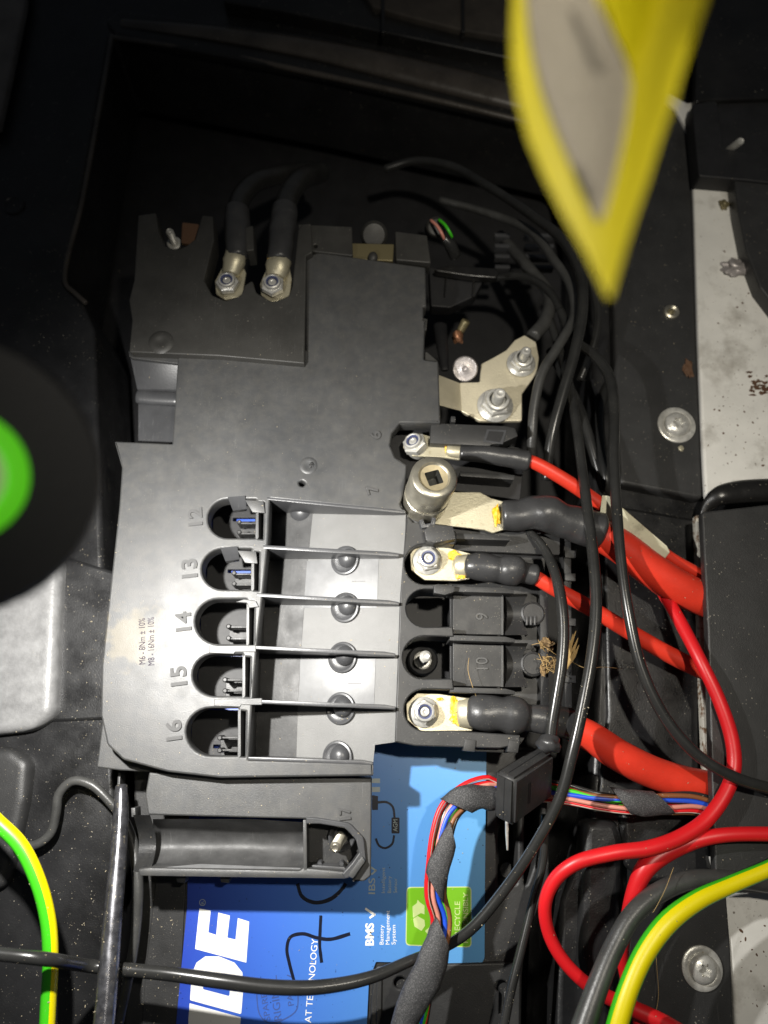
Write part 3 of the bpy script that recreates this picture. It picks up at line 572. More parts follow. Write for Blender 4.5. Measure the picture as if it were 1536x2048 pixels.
# pockets: floor with slots, small inner ledges
for i, (x0, x1, y0, y1) in enumerate(rows):
    zf = -38
    k = (x1-x0); hy = y1-y0
    def q(u, v): return (x0+k*u+30*(1-u)*0.8, y0+hy*v+ (1250-y0)*0.0+12*(0.2))
    sl_ = []
    for v0 in ((0.30,), (0.34,), (), (), (0.62,))[i]:
        sl_.append([(x0+k*0.52, y0+hy*v0+14), (x0+k*0.97, y0+hy*v0+14), (x0+k*0.97, y0+hy*v0+21), (x0+k*0.52, y0+hy*v0+21)])
    plate('pocket_floor', [(x0+12, y0+4), (x1+24, y0+4), (x1+22, y1+18), (x0+10, y1+18)], zf, 3, 'blackshade', fb, bev=0.2, holes=sl_, r=1)  # near-black floor paints in the shade inside the pocket
    plate('pocket_step', [(x0+k*0.62+4, y0+hy*0.5+8), (x1+4, y0+hy*0.5+8), (x1+4, y1+10), (x0+k*0.62+4, y1+10)], zf+3, 3, 'block', fb, bev=0.2, r=1)
    wall('pocket_rib', [(x0+k*0.62, y0+hy*0.60), (x1+1, y0+hy*0.60), (x1+1, y0+hy*0.64), (x0+k*0.62, y0+hy*0.64)], -20, -30, 'block', fb, 0.2)
    wall('pocket_rib', [(x0+k*0.68, y0+hy*0.86), (x1+1, y0+hy*0.86), (x1+1, y0+hy*0.90), (x0+k*0.68, y0+hy*0.90)], -20, -30, 'block', fb, 0.2)
    for yy in (0.62, 0.88):
        c_ = P(x0+k*0.66, y0+hy*yy, -22); lathe('pocket_pin', c_, c_+Vector((0, 0, .01)), [(1.4, -8), (1.4, 2.4), (0.9, 3), (0, 3)], 'block', fb, seg=12)
    wall('pocket_wall', [(x1-1, y0-2), (x1+6, y0-2), (x1+5, y1+4), (x1-2, y1+4)], -1.4, -30, 'cover', fb, 0.3)
    wall('slot_wall', [(x1+15, y0+6), (x1+22, y0+6), (x1+20, y1+4), (x1+13, y1+4)], -1.2, -34, 'cover', fb, 0.3)
# clips on the two upper pockets
for (ox, oy) in ((0, 0), (-15, 101)):
    hexa('clip_tongue', [P(455+ox, 994+oy, 2), P(490+ox, 991+oy, 2), P(494+ox, 1018+oy, -4), P(466+ox, 1022+oy, -6)], [P(457+ox, 998+oy, -6), P(490+ox, 996+oy, -6), P(494+ox, 1022+oy, -10), P(468+ox, 1026+oy, -12)], 'fin', fb, 0.4)
    hexa('clip_plate', [P(490+ox, 1000+oy, 1.2), P(527+ox, 1002+oy, 1.2), P(530+ox, 1026+oy, 1.2), P(505+ox, 1024+oy, 1.2)], [P(490+ox, 1002+oy, -2), P(527+ox, 1004+oy, -2), P(530+ox, 1028+oy, -2), P(505+ox, 1026+oy, -2)], 'cover', fb, 0.3)
plate('clip_bridge', [(488, 1198), (512, 1202), (518, 1214), (498, 1216), (494, 1206), (470, 1204)], 0.8, 3, 'cover', fb, bev=0.3, r=1)
for (a, b) in (((408, 1290), (488, 1304)), ((418, 1396), (500, 1410))):
    plate('bridge_pad', [(a[0]+10, a[1]+2), (b[0]+24, a[1]), (b[0]+24, b[1]), (b[0]-18, b[1]), (b[0]-20, b[1]+4), (a[0]+10, b[1]+2)], 0.5, 3, 'cover', fb, bev=0.3, r=2)
# sloping tray floor with its bosses
def slope(name, pts, m, lift=0.0, th=4, parent=fb, bev=0.2):
    top = []
    for x, y in pts:
        z = -10
        for _ in range(8): z = fz(P(x, y, z).x)
        top.append(P(x, y, z+lift))
    return hexa(name, top, [v-Vector((0, 0, th*0.001)) for v in top], m, parent, bev)
slope('tray_floor', [(520, 1020), (690, 1020), (812, 1022), (806, 1200), (792, 1484), (750, 1490), (746, 1532), (490, 1532)], 'tray')
slope('tray_strip', [(538, 1022), (626, 1020), (612, 1160), (596, 1400), (592, 1530), (500, 1530), (516, 1290)], 'tray_dark', 0.25, 1)
slope('tray_insert', [(614, 1122), (758, 1112), (754, 1216), (607, 1216)], 'tray_smooth', 0.3, 1)
slope('tray_insert', [(601, 1306), (752, 1312), (748, 1412), (597, 1412)], 'tray_smooth', 0.3, 1)
for (x, y) in ((697, 1118), (697, 1212), (692, 1312), (688, 1414), (682, 1512)):
    z = -18
    for _ in range(6): z = fz(P(x, y, z).x)
    c_ = P(x-7, y+3, z); n_ = Vector((-0.36, 0, 1)).normalized()
    lathe('boss_dish', c_, c_+n_, [(8.8, 0.1), (8.4, 0.9), (7.4, 1.1), (6.4, 0.5), (4.5, 0.35)], 'fin', fb)
    c_ = P(x, y, z); lathe('boss_dome', c_, c_+n_, [(5.6, 0), (5.6, 2.0), (5.0, 3.6), (3.6, 5.0), (1.6, 5.7), (0, 5.8)], 'fin', fb)
c_ = P(606, 1024, -24); lathe('boss_dome', c_, c_+Vector((0, -0.3, 1)), [(8, 0), (7.6, 2), (6, 4), (3.5, 5.6), (0, 6)], 'fin', fb)
for yy, xx in ((1162, 704), (1366, 696)):
    slope('tray_line', [(xx, yy), (xx+26, yy), (xx+26, yy+1.5), (xx, yy+1.5)], 'cover', 0.6, 0.5, bev=0)
# fins
fins = [((534, 994), (811, 1021), 5), ((526, 1090), (798, 1106), 7), ((513, 1186), (798, 1203), 7), ((504, 1291), (791, 1306), 7), ((498, 1399), (791, 1412), 7), ((496, 1514), (746, 1524), 6)]
for (a, b, t_) in fins:
    wall('fin', [a, (b[0]-22, b[1]-3), (b[0], b[1]+1), (b[0], b[1]+t_), (b[0]-22, b[1]+t_-1), (a[0], a[1]+t_)], 0.3, lambda x: fz(x)-2, 'fin', fb, 0.35)
wall('lower_lip', [(500, 1523), (747, 1526), (747, 1550), (440, 1553), (470, 1535)], -0.2, -12, 'cover', fb, 0.5)
# terminal block on the right
Us = [(850, 1128, 41), (850, 1216, 38), (848, 1315, 43), (850, 1420, 42)]
comb = [(813, 1030), (826, 1044, 2), (850, 1046, 1), (852, 1054, 1), (912, 1062), (914, 1082, 2)]
for cx, cy, r_ in Us:
    comb += [(908, cy-r_+2, 2)] + arc(cx, cy, r_, 270, 90, 14) + [(906, cy+r_-1, 2)]
comb += [(1040, 1470), (1042, 1488), (1000, 1497), (830, 1492), (790, 1484), (800, 1200)]
plate('terminal_deck', comb, -3, 24, 'block', fb, bev=0.7, r=2)
plate('terminal_floor', [(900, 1050), (1090, 1060), (1090, 1420), (1040, 1490), (900, 1485)], -28, 4, 'block', fb, bev=0.3)
plate('pocket_base', [(790, 1050), (910, 1050), (910, 1490), (790, 1485)], -44, 4, 'blackshade', fb, bev=0.3)  # near-black base paints in the shade of the terminal pockets
for yy, xe in ((1066, 1020), (1172, 1028), (1270, 1030), (1374, 1030)):
    wall('channel_rib', [(900, yy), (xe-20, yy+3), (xe, yy+8), (xe, yy+15), (900, yy+11)], -3.5, -26, 'block', fb, 0.35)
plate('top_channel', [(800, 1050), (1120, 1070), (1120, 1110), (900, 1100)], -18, 4, 'block', fb, bev=0.3)
for i, (y0, y1, n_) in enumerate(((1186, 1268, '9'), (1284, 1372, '10'))):
    plate('channel_floor', [(906, y0), (1006, y0+4), (1006, y1+2), (906, y1)], -14, 3, 'block', fb, bev=0.3, r=1)
    wall('channel_line', [(1003, y0+2), (1007, y0+2), (1007, y1+2), (1003, y1+2)], -13.2, -16, 'cover', fb, 0.15)
    # saddle: a trough across the channel
    bm = bmesh.new(); nA = 14; ringA = []; 
    for s in range(2):
        row_ = []
        for k in range(nA+1):
            t = k/nA; yy = y0+2+(y1-y0)*t; z = -13-8*math.sin(math.pi*t)
            xx = (1010 if s == 0 else 1050)+(6-12*math.sin(math.pi*t) if s else 4*math.sin(math.pi*t))
            row_.append(bm.verts.new(P(xx, yy, z)))
        ringA.append(row_)
    for row_ in list(ringA): ringA.append([bm.verts.new(v.co-Vector((0, 0, .008))) for v in row_])
    for k in range(nA):
        bm.faces.new((ringA[0][k], ringA[1][k], ringA[1][k+1], ringA[0][k+1])); bm.faces.new((ringA[0][k], ringA[0][k+1], ringA[2][k+1], ringA[2][k])); bm.faces.new((ringA[1][k+1], ringA[1][k], ringA[3][k], ringA[3][k+1]))
    bmesh.ops.recalc_face_normals(bm, faces=bm.faces); me = bpy.data.meshes.new('s'); bm.to_mesh(me); bm.free(); link('saddle', me, 'block', fb)
    text('numeral', n_, (975, (1240 if i == 0 else 1339)), (974, (1226 if i == 0 else 1315)), 24, -14, 'cover', fb, ext=1.0)
    c_ = P(1066, (y0+y1)/2, -20); lathe('end_disc', c_, c_+Vector((0, 0, .01)), [(7, -6), (7, 0), (6, 0.6), (5.6, 0.2), (0, 0.2)], 'block', fb)
for k in range(3): wall('end_mark', [(1052+8*k, 1232), (1056+8*k, 1232), (1056+8*k, 1250), (1052+8*k, 1250)], -18.5, -22, 'fin', fb, 0.2)
lathe('pocket_collar', P(845, 1321, -40), P(845, 1321, -40)+Vector((0,0,.01)), [(9, 0), (9, 3), (8, 4), (6, 3.5), (5, 1)], 'blackshade', fb)
# clips on the deck
wall('deck_clip', [(848, 1060), (862, 1048), (906, 1052), (912, 1078), (868, 1086), (852, 1080)], 4, -4, 'block', fb, 0.6)
wall('deck_clip', [(838, 1040), (846, 1038), (850, 1048), (862, 1046), (864, 1034), (872, 1036), (870, 1052), (844, 1056)], 1, -6, 'fin', fb, 0.3)
wall('deck_clip', [(868, 1170), (876, 1168), (910, 1172), (908, 1184), (890, 1190), (868, 1186)], 0.5, -6, 'block', fb, 0.4)
wall('lower_clip', [(930, 1478), (952, 1480), (950, 1504), (926, 1502)], -2, -12, 'block', fb, 0.5)
wall('lower_clip', [(1018, 1480), (1040, 1482), (1036, 1506), (1014, 1504)], -2, -12, 'block', fb, 0.5)
wall('lower_bar', [(950, 1496), (1016, 1500), (1016, 1506), (950, 1503)], -10, -14, 'block', fb, 0.3)
# toothed rail to the right
rail = [(1128, 1056), (1142, 1058), (1144, 1424), (1130, 1424)]
wall('toothed_rail', rail, -22, -34, 'block', fb, 0.4)
for yy in (1066, 1100, 1146, 1236, 1350): wall('rail_tooth', [(1130, yy), (1152, yy+1), (1152, yy+16), (1130, yy+15)], -20, -26, 'block', fb, 0.4)
wall('rail_base', [(1080, 1180), (1096, 1180), (1098, 1420), (1082, 1420)], -20, -40, 'block', fb, 0.4)
# side arm near number 6
wall('side_arm', [(862, 846), (1012, 852), (1030, 856), (1036, 872), (1000, 888), (984, 888), (980, 892), (860, 886)], -4, -16, 'block', fb, 0.6)
wall('arm_step', [(880, 890), (1048, 900), (1050, 912), (878, 902)], -12, -20, 'block', fb, 0.4)
plate('arm_window', [(978, 862), (1008, 864), (1000, 884), (972, 880)], -3.4, 1, 'blackshade', fb, bev=0.1, r=1)
plate('arm_window_frame', [(974, 858), (1014, 860), (1006, 888), (966, 884)], -3.6, 1, 'fin', fb, bev=0.2, r=1)
wall('arm_tab', [(902, 832), (911, 833), (911, 844), (902, 843)], -3, -10, 'block', fb, 0.3)
plate('nut_pocket', [(780, 850), (900, 850), (1050, 900), (1040, 1000), (900, 980), (800, 1000), (776, 900)], -22, 6, 'blackshade', fb, bev=0.3)
wall('cable_guide', [(920, 942), (1030, 950), (1028, 960), (920, 952)], -8, -22, 'block', fb, 0.5)
plate('right_shelf', [(850, 700), (876, 722), (880, 845), (846, 845)], -2, 10, 'upper', fb, bev=0.4)
wall('shelf_tab', [(846, 636), (855, 638), (853, 660), (846, 662)], -1, -10, 'upper', fb, 0.3)
# ------------------------------------------------------------------ lower terminal housing, number 17
plate('lower_housing', [(298, 1545), (744, 1556), (742, 1752, 8), (728, 1763, 8), (704, 1763, 1), (730, 1722, 2), (724, 1678, 12), (700, 1652, 10), (640, 1640, 2), (612, 1638, 1), (296, 1630, 2), (290, 1590)], -9, 16, 'cover', fb, bev=0.8,
      r=3)
plate('lower_housing_ring', [(612, 1634), (636, 1636), (700, 1646, 26), (728, 1676, 20), (732, 1720), (712, 1752), (690, 1758), (684, 1748), (704, 1726), (718, 1706), (712, 1680, 20), (690, 1656, 16), (640, 1648), (612, 1648)], -6.5, 10, 'fin', fb, bev=0.6, r=3)
wall('hook_clip', [(694, 1752), (724, 1712), (731, 1722), (706, 1758)], -4.5, -14, 'cover', fb, 0.8)
def slope17(name, pts, m, bev=0.3, th=3):
    top = [P(*p) for p in pts]; return hexa(name, top, [v-Vector((0, 0, th*0.001)) for v in top], m, fb, bev)
# trough: curved floor of the long channel
bm = bmesh.new(); rws = []
for k in range(13):
    t = k/12; z = -14-18*math.sin(math.pi*t)**0.7; y = 1638+98*t
    rws.append([bm.verts.new(P(x, y+(6 if x > 500 else 0), z)) for x in (306, 400, 500, 600, 616)])
for a, b in zip(rws, rws[1:]):
    for k in range(4): bm.faces.new((a[k], a[k+1], b[k+1], b[k]))
bmesh.ops.recalc_face_normals(bm, faces=bm.faces)
me = bpy.data.meshes.new('t'); bm.to_mesh(me); bm.free(); link('trough_floor', me, 'tray_dark', fb)
wall('trough_rim', [(276, 1738), (300, 1736), (600, 1742), (606, 1736), (690, 1744), (702, 1750), (690, 1758), (280, 1752)], -8, -30, 'cover', fb, 0.9)
bm = bmesh.new(); rws = []
for k in range(13):
    t = k/12; z = -8-14*math.sin(math.pi*t); y = 1630+114*t
    rws.append([bm.verts.new(P(x0+12*math.sin(math.pi*t), y, z)) for x0 in (266, 300)])
for a, b in zip(rws, rws[1:]):
    bm.faces.new((a[0], a[1], b[1], b[0]))
bmesh.ops.solidify(bm, geom=list(bm.faces), thickness=0.002)
bmesh.ops.recalc_face_normals(bm, faces=bm.faces)
me = bpy.data.meshes.new('t'); bm.to_mesh(me); bm.free(); link('end_saddle', me, 'cover', fb)
wall('end_prong', [(262, 1616), (270, 1616), (271, 1634), (263, 1634)], -10, -20, 'cover', fb, 0.3)
plate('stud_floor', [(612, 1636), (736, 1640), (736, 1756), (612, 1752)], -26, 4, 'block', fb, bev=0.3)
wall('stud_partition', [(606, 1640), (613, 1640), (614, 1742), (607, 1742)], -8, -30, 'cover', fb, 0.4)
c_ = P(684, 1672, -24); lathe('stud_ring', c_, c_+Vector((0, 0, .01)), [(7.4, 0), (7.2, 3), (6.6, 3.4), (5.4, 2.6), (4.4, 0.6)], 'fin', fb)
text('numeral', '17', (701, 1638), (699, 1612), 22, -9, 'matte', fb, ext=1.0, bold=0.022)
for xx in (641, 684): 
    c_ = P(xx, 1724, -24); lathe('locating_pip', c_, c_+Vector((0, 0, .01)), [(1.5, 0), (1.5, 5), (1, 6), (0, 6)], 'fin', fb, seg=12)
wall('inner_bar', [(622, 1730), (688, 1734), (696, 1742), (622, 1744)], -14, -24, 'fin', fb, 0.4)
slope17('glue_smear', [(325, 1735, -10.5), (400, 1728, -14), (600, 1736, -14), (606, 1742, -10.5)], 'tray_smooth', 0.2, 0.6)
for xx in (352, 440): wall('under_tab', [(xx, 1752), (xx+20, 1753), (xx+18, 1766), (xx+2, 1765)], -20, -28, 'fin', fb, 0.3)

# ------------------------------------------------------------------ studs and nuts
def stud(px, py, zb, zt, r, label, tx=None, ty=None, m='steel', collar=True):
    a = P(px, py, zb); b = P(tx, ty, zt) if tx else Vector((a.x, a.y, zt*0.001)); L_ = (b-a).length*1000
    t = thing('threaded_stud', a, label, 'stud'); prof = []
    n = int(L_*0.8/0.5); z = L_*0.15; prof = [(r*1.15, 0), (r*1.15, z)]
    while z < L_-1.4: prof += [(r, z), (r*0.88, z+0.25)]; z += 0.55
    prof += [(r*0.95, L_-1.2), (r*0.8, L_-0.5), (r*0.55, L_), (r*0.3, L_-0.3), (0, L_-0.3)]
    lathe('thread', a, b, prof, m, t, seg=20); 
    if collar: lathe('collar', a, b, [(r*1.9, 0), (r*1.9, 1.2), (r*1.4, 1.8), (r*1.1, 1.8)], m, t)
    return t
def lock_nut(px, py, z, k, label, tip=None, ring=True, flange=True, hexr=1.0, m='steel', studlen=0.0, rot=0.3, group=None):
    a = P(px, py, z); b = P(tip[0], tip[1], z+8*k) if tip else a+Vector((0, 0, .01))
    t = thing('lock_nut', a, label, 'nut', group)
    if flange: lathe('flange', a, b, [(7.6*k, 0), (7.6*k, 0.7*k), (6.6*k, 1.5*k), (5.6*k, 2.2*k)], m, t, seg=32)
    lathe('hex_body', a, b, [(6.3*k*hexr, 0.9*k), (6.4*k*hexr, 1.2*k), (6.4*k*hexr, 4.4*k), (5.6*k*hexr, 5.2*k), (4.8*k, 5.3*k)], m, t, n6=6, start=rot, smooth=20)
    lathe('crown', a, b, [(5.0*k, 5.0*k), (5.0*k, 6.2*k), (4.7*k, 7.0*k), (3.9*k, 7.3*k), (3.6*k, 7.0*k)], m, t, caps=False)
    if ring: lathe('nylon_ring', a, b, [(3.8*k, 6.4*k), (3.7*k, 6.95*k), (2.9*k, 6.8*k), (2.6*k, 5.8*k)], 'nylon', t, caps=False)
    lathe('bolt_tip', a, b, [(2.6*k, 3*k), (2.6*k, (5.6+studlen)*k), (2.1*k, (6.2+studlen)*k), (1.3*k, (6.3+studlen)*k), (0.9*k, (6.0+studlen)*k), (0, (6.0+studlen)*k)], m, t, seg=16)
    return t
lock_nut(457, 572, -3, 1.05, 'flanged lock nut with dark blue ring on the left black cable of the upper deck', flange=False, hexr=1.08, rot=0.1)
lock_nut(547, 576, -3, 1.08, 'flanged lock nut with dark blue ring on the right black cable of the upper deck', flange=False, hexr=1.08, rot=0.5)
n6 = lock_nut(833, 894, -12, 1.08, 'tall shiny lock nut with pale blue ring beside the raised number 6', tip=(822, 876), flange=False, hexr=1.1, rot=0.7)
lathe('sleeve', P(836, 900, -18), P(831, 891, -10), [(6.4, 0), (6.6, 1), (6.6, 7.5), (6.0, 8.4)], 'steel', n6)
lock_nut(855, 1121, -11, 1.12, 'flanged lock nut with blue ring on the middle cable terminal above number 9', rot=0.25)
lock_nut(848, 1424, -11, 1.08, 'dirty flanged lock nut with blue ring on the lowest thick cable terminal', rot=0.6)
stud(845, 1321, -40, -13, 3.2, 'bare steel stud in the round pocket beside number 10', m='steel')
stud(684, 1672, -24, -3, 2.9, 'bare threaded stud standing in the pocket beside number 17', tx=670, ty=1696, m='satin', collar=False)
stud(349, 488, -18, -4, 2.5, 'small dim stud in the notch at the upper left of the fuse box')
tag(plate('copper_tab', [(364, 444), (398, 448), (400, 490), (362, 486)], -10, 3, 'rust', bev=0.5), 'dull brown metal tab behind the small dim stud', 'tab')

# ------------------------------------------------------------------ socket
a_, b_ = P(848, 1006, -8), P(869, 953, 26); Ls = (b_-a_).length*1000; k = R(869, 953, 26, 1)*1000; ro = 46.5*k
sk_ = thing('wrench_socket', a_, 'silver drive socket with square hole standing on terminal 7', 'socket')
prof = [(ro*1.02, 0), (ro*1.02, 5)]
prof += [(ro*1.03, 6), (ro*1.03, Ls*0.33), (ro*0.985, Ls*0.34), (ro*0.985, Ls*0.40), (ro*1.03, Ls*0.41), (ro*1.03, Ls-1.6), (ro*0.99, Ls-0.6), (ro*0.93, Ls), (ro*0.70, Ls), (ro*0.66, Ls-0.9), (ro*0.62, Ls-1.3)]
lathe('barrel', a_, b_, prof, 'satin', sk_, seg=48, caps=False)
# knurled band
bm = bmesh.new(); u = Vector((1, 0, 0)); ax = (b_-a_).normalized(); u = (u-ax*u.dot(ax)).normalized(); v = ax.cross(u); nK = 72
for row, h_ in enumerate((0.33, 0.41)):
    for q in range(nK):
        a0 = 2*math.pi*(q)/nK; c_ = a_+ax*(Ls*h_*0.001)+(u*math.cos(a0)+v*math.sin(a0))*ro*1.03*0.001
        bmesh.ops.create_icosphere(bm, subdivisions=1, radius=0.00035, matrix=Matrix.Translation(c_))
me = bpy.data.meshes.new('k'); bm.to_mesh(me); bm.free(); link('knurl', me, 'satin', sk_)
# square drive face: ring from circle to square, walls down
bm = bmesh.new(); n = 48; c_ = a_+ax*((Ls-1.3)*0.001); ring0 = []; sq = []; sq2 = []
hs = 15.5*k; ang = math.radians(19)
for q in range(n):
    a0 = 2*math.pi*q/n; ring0.append(bm.verts.new(c_+(u*math.cos(a0)+v*math.sin(a0))*ro*0.62*0.001))
    ca, sa = math.cos(a0-ang), math.sin(a0-ang); mx = max(abs(ca), abs(sa)); X, Y = ca/mx*hs, sa/mx*hs
    x_, y_ = X*math.cos(ang)-Y*math.sin(ang), X*math.sin(ang)+Y*math.cos(ang)
    sq.append(bm.verts.new(c_-ax*0.0003+(u*x_+v*y_)*0.001)); sq2.append(bm.verts.new(c_-ax*0.011+(u*x_+v*y_)*0.001))
for A, B in ((ring0, sq), (sq, sq2)):
    for q in range(n): bm.faces.new((A[q], A[(q+1) % n], B[(q+1) % n], B[q]))
bm.faces.new(sq2).material_index = 1  # hole bottom and walls get the painted shade colour
for f in bm.faces:
    if all(v in set(sq+sq2) for v in f.verts): f.material_index = 1
bmesh.ops.recalc_face_normals(bm, faces=bm.faces)
for f in bm.faces:
    if f.normal.dot(ax) < -0.5: pass
me = bpy.data.meshes.new('k'); bm.to_mesh(me); bm.free(); link('drive_square', me, ['socket_in', 'steelshade'], sk_, smooth=30)
tag(tube('retaining_clip', [(800, 984, -6, 3), (800, 1005, -6, 3), (810, 1028, -6, 3), (830, 1044, -6, 3), (850, 1050, -6, 3)], 'fin'), 'thin curved plastic collar edge round the foot of the silver socket', 'collar')

# ------------------------------------------------------------------ power cables with lugs
def power_cable(name, label, lugpts, lz, shrink, cable, cm, glue=(), lugbarrel=None, cat='cable'):
    t = thing(name, P(shrink[0][0], shrink[0][1], lz), label, cat)
    lg = plate('lug', lugpts, lz, 2.0, 'lug', t, bev=0.35, r=5)
    if lugbarrel: tube('barrel', lugbarrel, 'lug', lg, flat=0.75, lump=0.12, lscale=300)
    for g in glue: blob('sealing_paint', *g[:5], g[5] if len(g) > 5 else 1.0, 'glue', lg, amp=0.9, seed=g[0])
    tube('shrink_tube', shrink, 'shrink', t, step=0.0012, lump=0.09, lscale=110, seg=24)
    if cable: tube('insulation', cable, cm, t, seg=20)
    return t
power_cable('battery_cable', 'thinnest red cable with black sleeve leading from the number 6 terminal', [(812, 872), (838, 866), (900, 884), (926, 896), (922, 920), (880, 914), (826, 912), (806, 894)], -10.5,
    [(922, 906, -9, 15), (960, 908, -8, 17), (1010, 914, -8, 19), (1056, 922, -8, 20)],
    [(1040, 918, -8, 12), (1065, 924, -8, 13), (1130, 960, -10, 14), (1200, 1008, -14, 14), (1280, 1070, -20, 13), (1345, 1118, -24, 12), (1420, 1158, -28, 12), (1470, 1180, -30, 12)], 'orange',
    glue=[(897, 897, -9.4, 7, 10), (920, 906, -9.2, 7, 4)], lugbarrel=[(895, 900, -9.5, 12), (912, 903, -9, 13), (930, 906, -9, 13)])
sv = hexa('cable_label', [P(1204, 990, -9), P(1218, 992, -6), P(1334, 1092, -16), P(1340, 1104, -19), P(1322, 1126, -19), P(1200, 1024, -9)],
     [P(1206, 994, -15), P(1219, 996, -15), P(1334, 1096, -22), P(1340, 1106, -23), P(1322, 1128, -23), P(1202, 1030, -15)], 'tag', None, 0.5)
tag(sv, 'cream plastic sleeve label wrapped round the thin upper red cable', 'cable label')
power_cable('battery_cable', 'thickest upper red cable with lumpy black sleeve running under the cream label', [(866, 984), (960, 984), (982, 996), (1010, 1004), (1012, 1058), (986, 1066), (970, 1060), (866, 1048), (840, 1020)], -12,
    [(1008, 1030, -9, 29), (1040, 1030, -8, 31), (1070, 1026, -7, 34), (1098, 1028, -6, 37), (1125, 1040, -7, 35), (1165, 1052, -8, 37), (1198, 1062, -9, 38)],
    [(1180, 1058, -10, 32), (1240, 1092, -13, 34), (1300, 1138, -18, 35), (1360, 1176, -22, 35), (1420, 1202, -28, 35), (1480, 1216, -31, 35)], 'orange',
    glue=[(993, 1030, -10.6, 7, 20)])
power_cable('battery_cable', 'middle red cable with short black sleeve at the terminal above number 9', [(836, 1086), (880, 1092), (916, 1100), (944, 1108), (940, 1158), (912, 1162), (850, 1160), (822, 1140), (820, 1108)], -12,
    [(936, 1132, -10, 24), (950, 1133, -9, 27), (985, 1137, -8, 28), (1000, 1139, -8, 27), (1015, 1140, -7, 31), (1034, 1142, -7, 30), (1043, 1144, -8, 22), (1070, 1150, -9, 22)],
    [(1060, 1148, -9, 14), (1100, 1172, -11, 15), (1180, 1216, -16, 16), (1260, 1264, -22, 16), (1340, 1310, -27, 17), (1420, 1348, -28, 17), (1500, 1375, -28, 17)], 'orange',
    glue=[(910, 1112, -10.4, 11, 9), (914, 1134, -10.4, 5, 18), (924, 1150, -10, 9, 7)], lugbarrel=[(912, 1130, -11, 20), (930, 1131, -10, 23), (944, 1132, -10, 23)])
power_cable('battery_cable', 'thick red cable with wide black sleeve at the lowest terminal', [(834, 1386), (880, 1388), (920, 1394), (950, 1398), (946, 1462), (915, 1462), (880, 1464), (840, 1462), (814, 1440), (812, 1408)], -12,
    [(942, 1424, -10, 30), (958, 1425, -9, 35), (985, 1426, -8, 36), (1002, 1428, -7, 33), (1020, 1430, -7, 37), (1040, 1432, -7, 34), (1048, 1434, -8, 28), (1090, 1440, -9, 29), (1142, 1448, -11, 31)],
    [(1130, 1447, -12, 27), (1180, 1472, -14, 30), (1240, 1512, -18, 32), (1310, 1546, -24, 32), (1370, 1564, -27, 31), (1440, 1576, -30, 30), (1480, 1580, -31, 30)], 'orange',
    glue=[(908, 1412, -10.4, 8, 15), (912, 1436, -10.4, 9, 10), (880, 1398, -10.8, 5, 3)], lugbarrel=[(920, 1428, -11, 26), (938, 1427, -10, 30), (950, 1426, -10, 30)])
power_cable('supply_cable', 'left black cable with crinkled lug bolted to the dark upper deck', [(430, 562), (448, 528), (480, 520), (492, 545), (484, 592), (450, 600), (432, 588)], -4,
    [(474, 515, 0, 21), (474, 490, 0, 24), (474, 455, -3, 26), (474, 425, -8, 25)],
    [(474, 440, -6, 20), (480, 400, -16, 20), (510, 365, -28, 19), (560, 350, -45, 18), (620, 340, -70, 17)], 'wire',
    glue=[(466, 520, 2, 4, 5, 2.5)], lugbarrel=[(462, 548, -3, 18), (468, 524, 0, 22), (472, 505, 0, 22)])
power_cable('supply_cable', 'right black cable with yellow-marked lug bolted to the dark upper deck', [(520, 568), (536, 530), (576, 520), (584, 560), (578, 598), (540, 604), (522, 590)], -4,
    [(559, 522, 0, 24), (562, 490, 0, 26), (566, 455, -3, 27), (570, 420, -8, 26)],
    [(568, 440, -6, 22), (576, 395, -16, 22), (600, 360, -28, 21), (640, 345, -50, 20)], 'wire',
    glue=[(543, 520, 2, 7, 5, 2.4), (570, 522, 2, 7, 5, 2.4)], lugbarrel=[(552, 556, -3, 20), (556, 532, 0, 25), (558, 514, 0, 24)])
# bright red loops
tag(tube('red_cable', [(1285, 1130, -27, 10), (1322, 1180, -26, 12), (1358, 1240, -18, 13), (1400, 1320, -8, 13), (1440, 1405, -6, 13.5), (1464, 1480, -6, 14), (1468, 1535, -6, 14), (1452, 1585, -5, 14), (1412, 1640, -4, 14.5), (1360, 1675, -2, 15), (1300, 1696, 0, 15), (1225, 1706, 0, 14.5), (1150, 1727, -3, 14), (1108, 1762, -8, 13.5), (1090, 1810, -12, 13), (1098, 1868, -16, 13), (1130, 1925, -18, 13), (1190, 1980, -19, 13.5), (1262, 2015, -19, 15), (1320, 2042, -18, 16), (1420, 2100, -18, 16)], 'red', seg=20),
    'bright red cable making a large loop at the lower right', 'cable')
tag(tube('red_cable', [(1620, 1672, -2, 14), (1530, 1668, -2, 14), (1450, 1670, -3, 14), (1395, 1680, -5, 15), (1330, 1705, -8, 19), (1292, 1735, -9, 19), (1270, 1780, -12, 16), (1255, 1840, -17, 14), (1245, 1900, -20, 13), (1252, 1960, -24, 11), (1275, 2040, -27, 10), (1290, 2100, -28, 10)], 'red', seg=20),
    'second bright red cable entering from the right edge and passing behind the black one', 'cable')
tag(tube('black_cable', [(1660, 1790, -14, 17), (1536, 1768, -12, 17), (1450, 1758, -10, 17), (1380, 1760, -8, 18), (1310, 1790, -5, 19), (1262, 1835, -3, 19), (1228, 1895, -1, 20), (1200, 1960, 2, 21), (1165, 2060, 6, 24), (1140, 2140, 8, 24)], 'wiregrey', seg=20),
    'thick black cable running beside the green and yellow wire at lower right', 'cable')
def gy(pts, label, twist, stripe): 
    return tag(link('earth_cable', tube_mesh(spline(px4(pts), 0.002), seg=24, stripe=stripe, twist=twist), ['green', 'yellow'], smooth=60), label, 'earth wire')
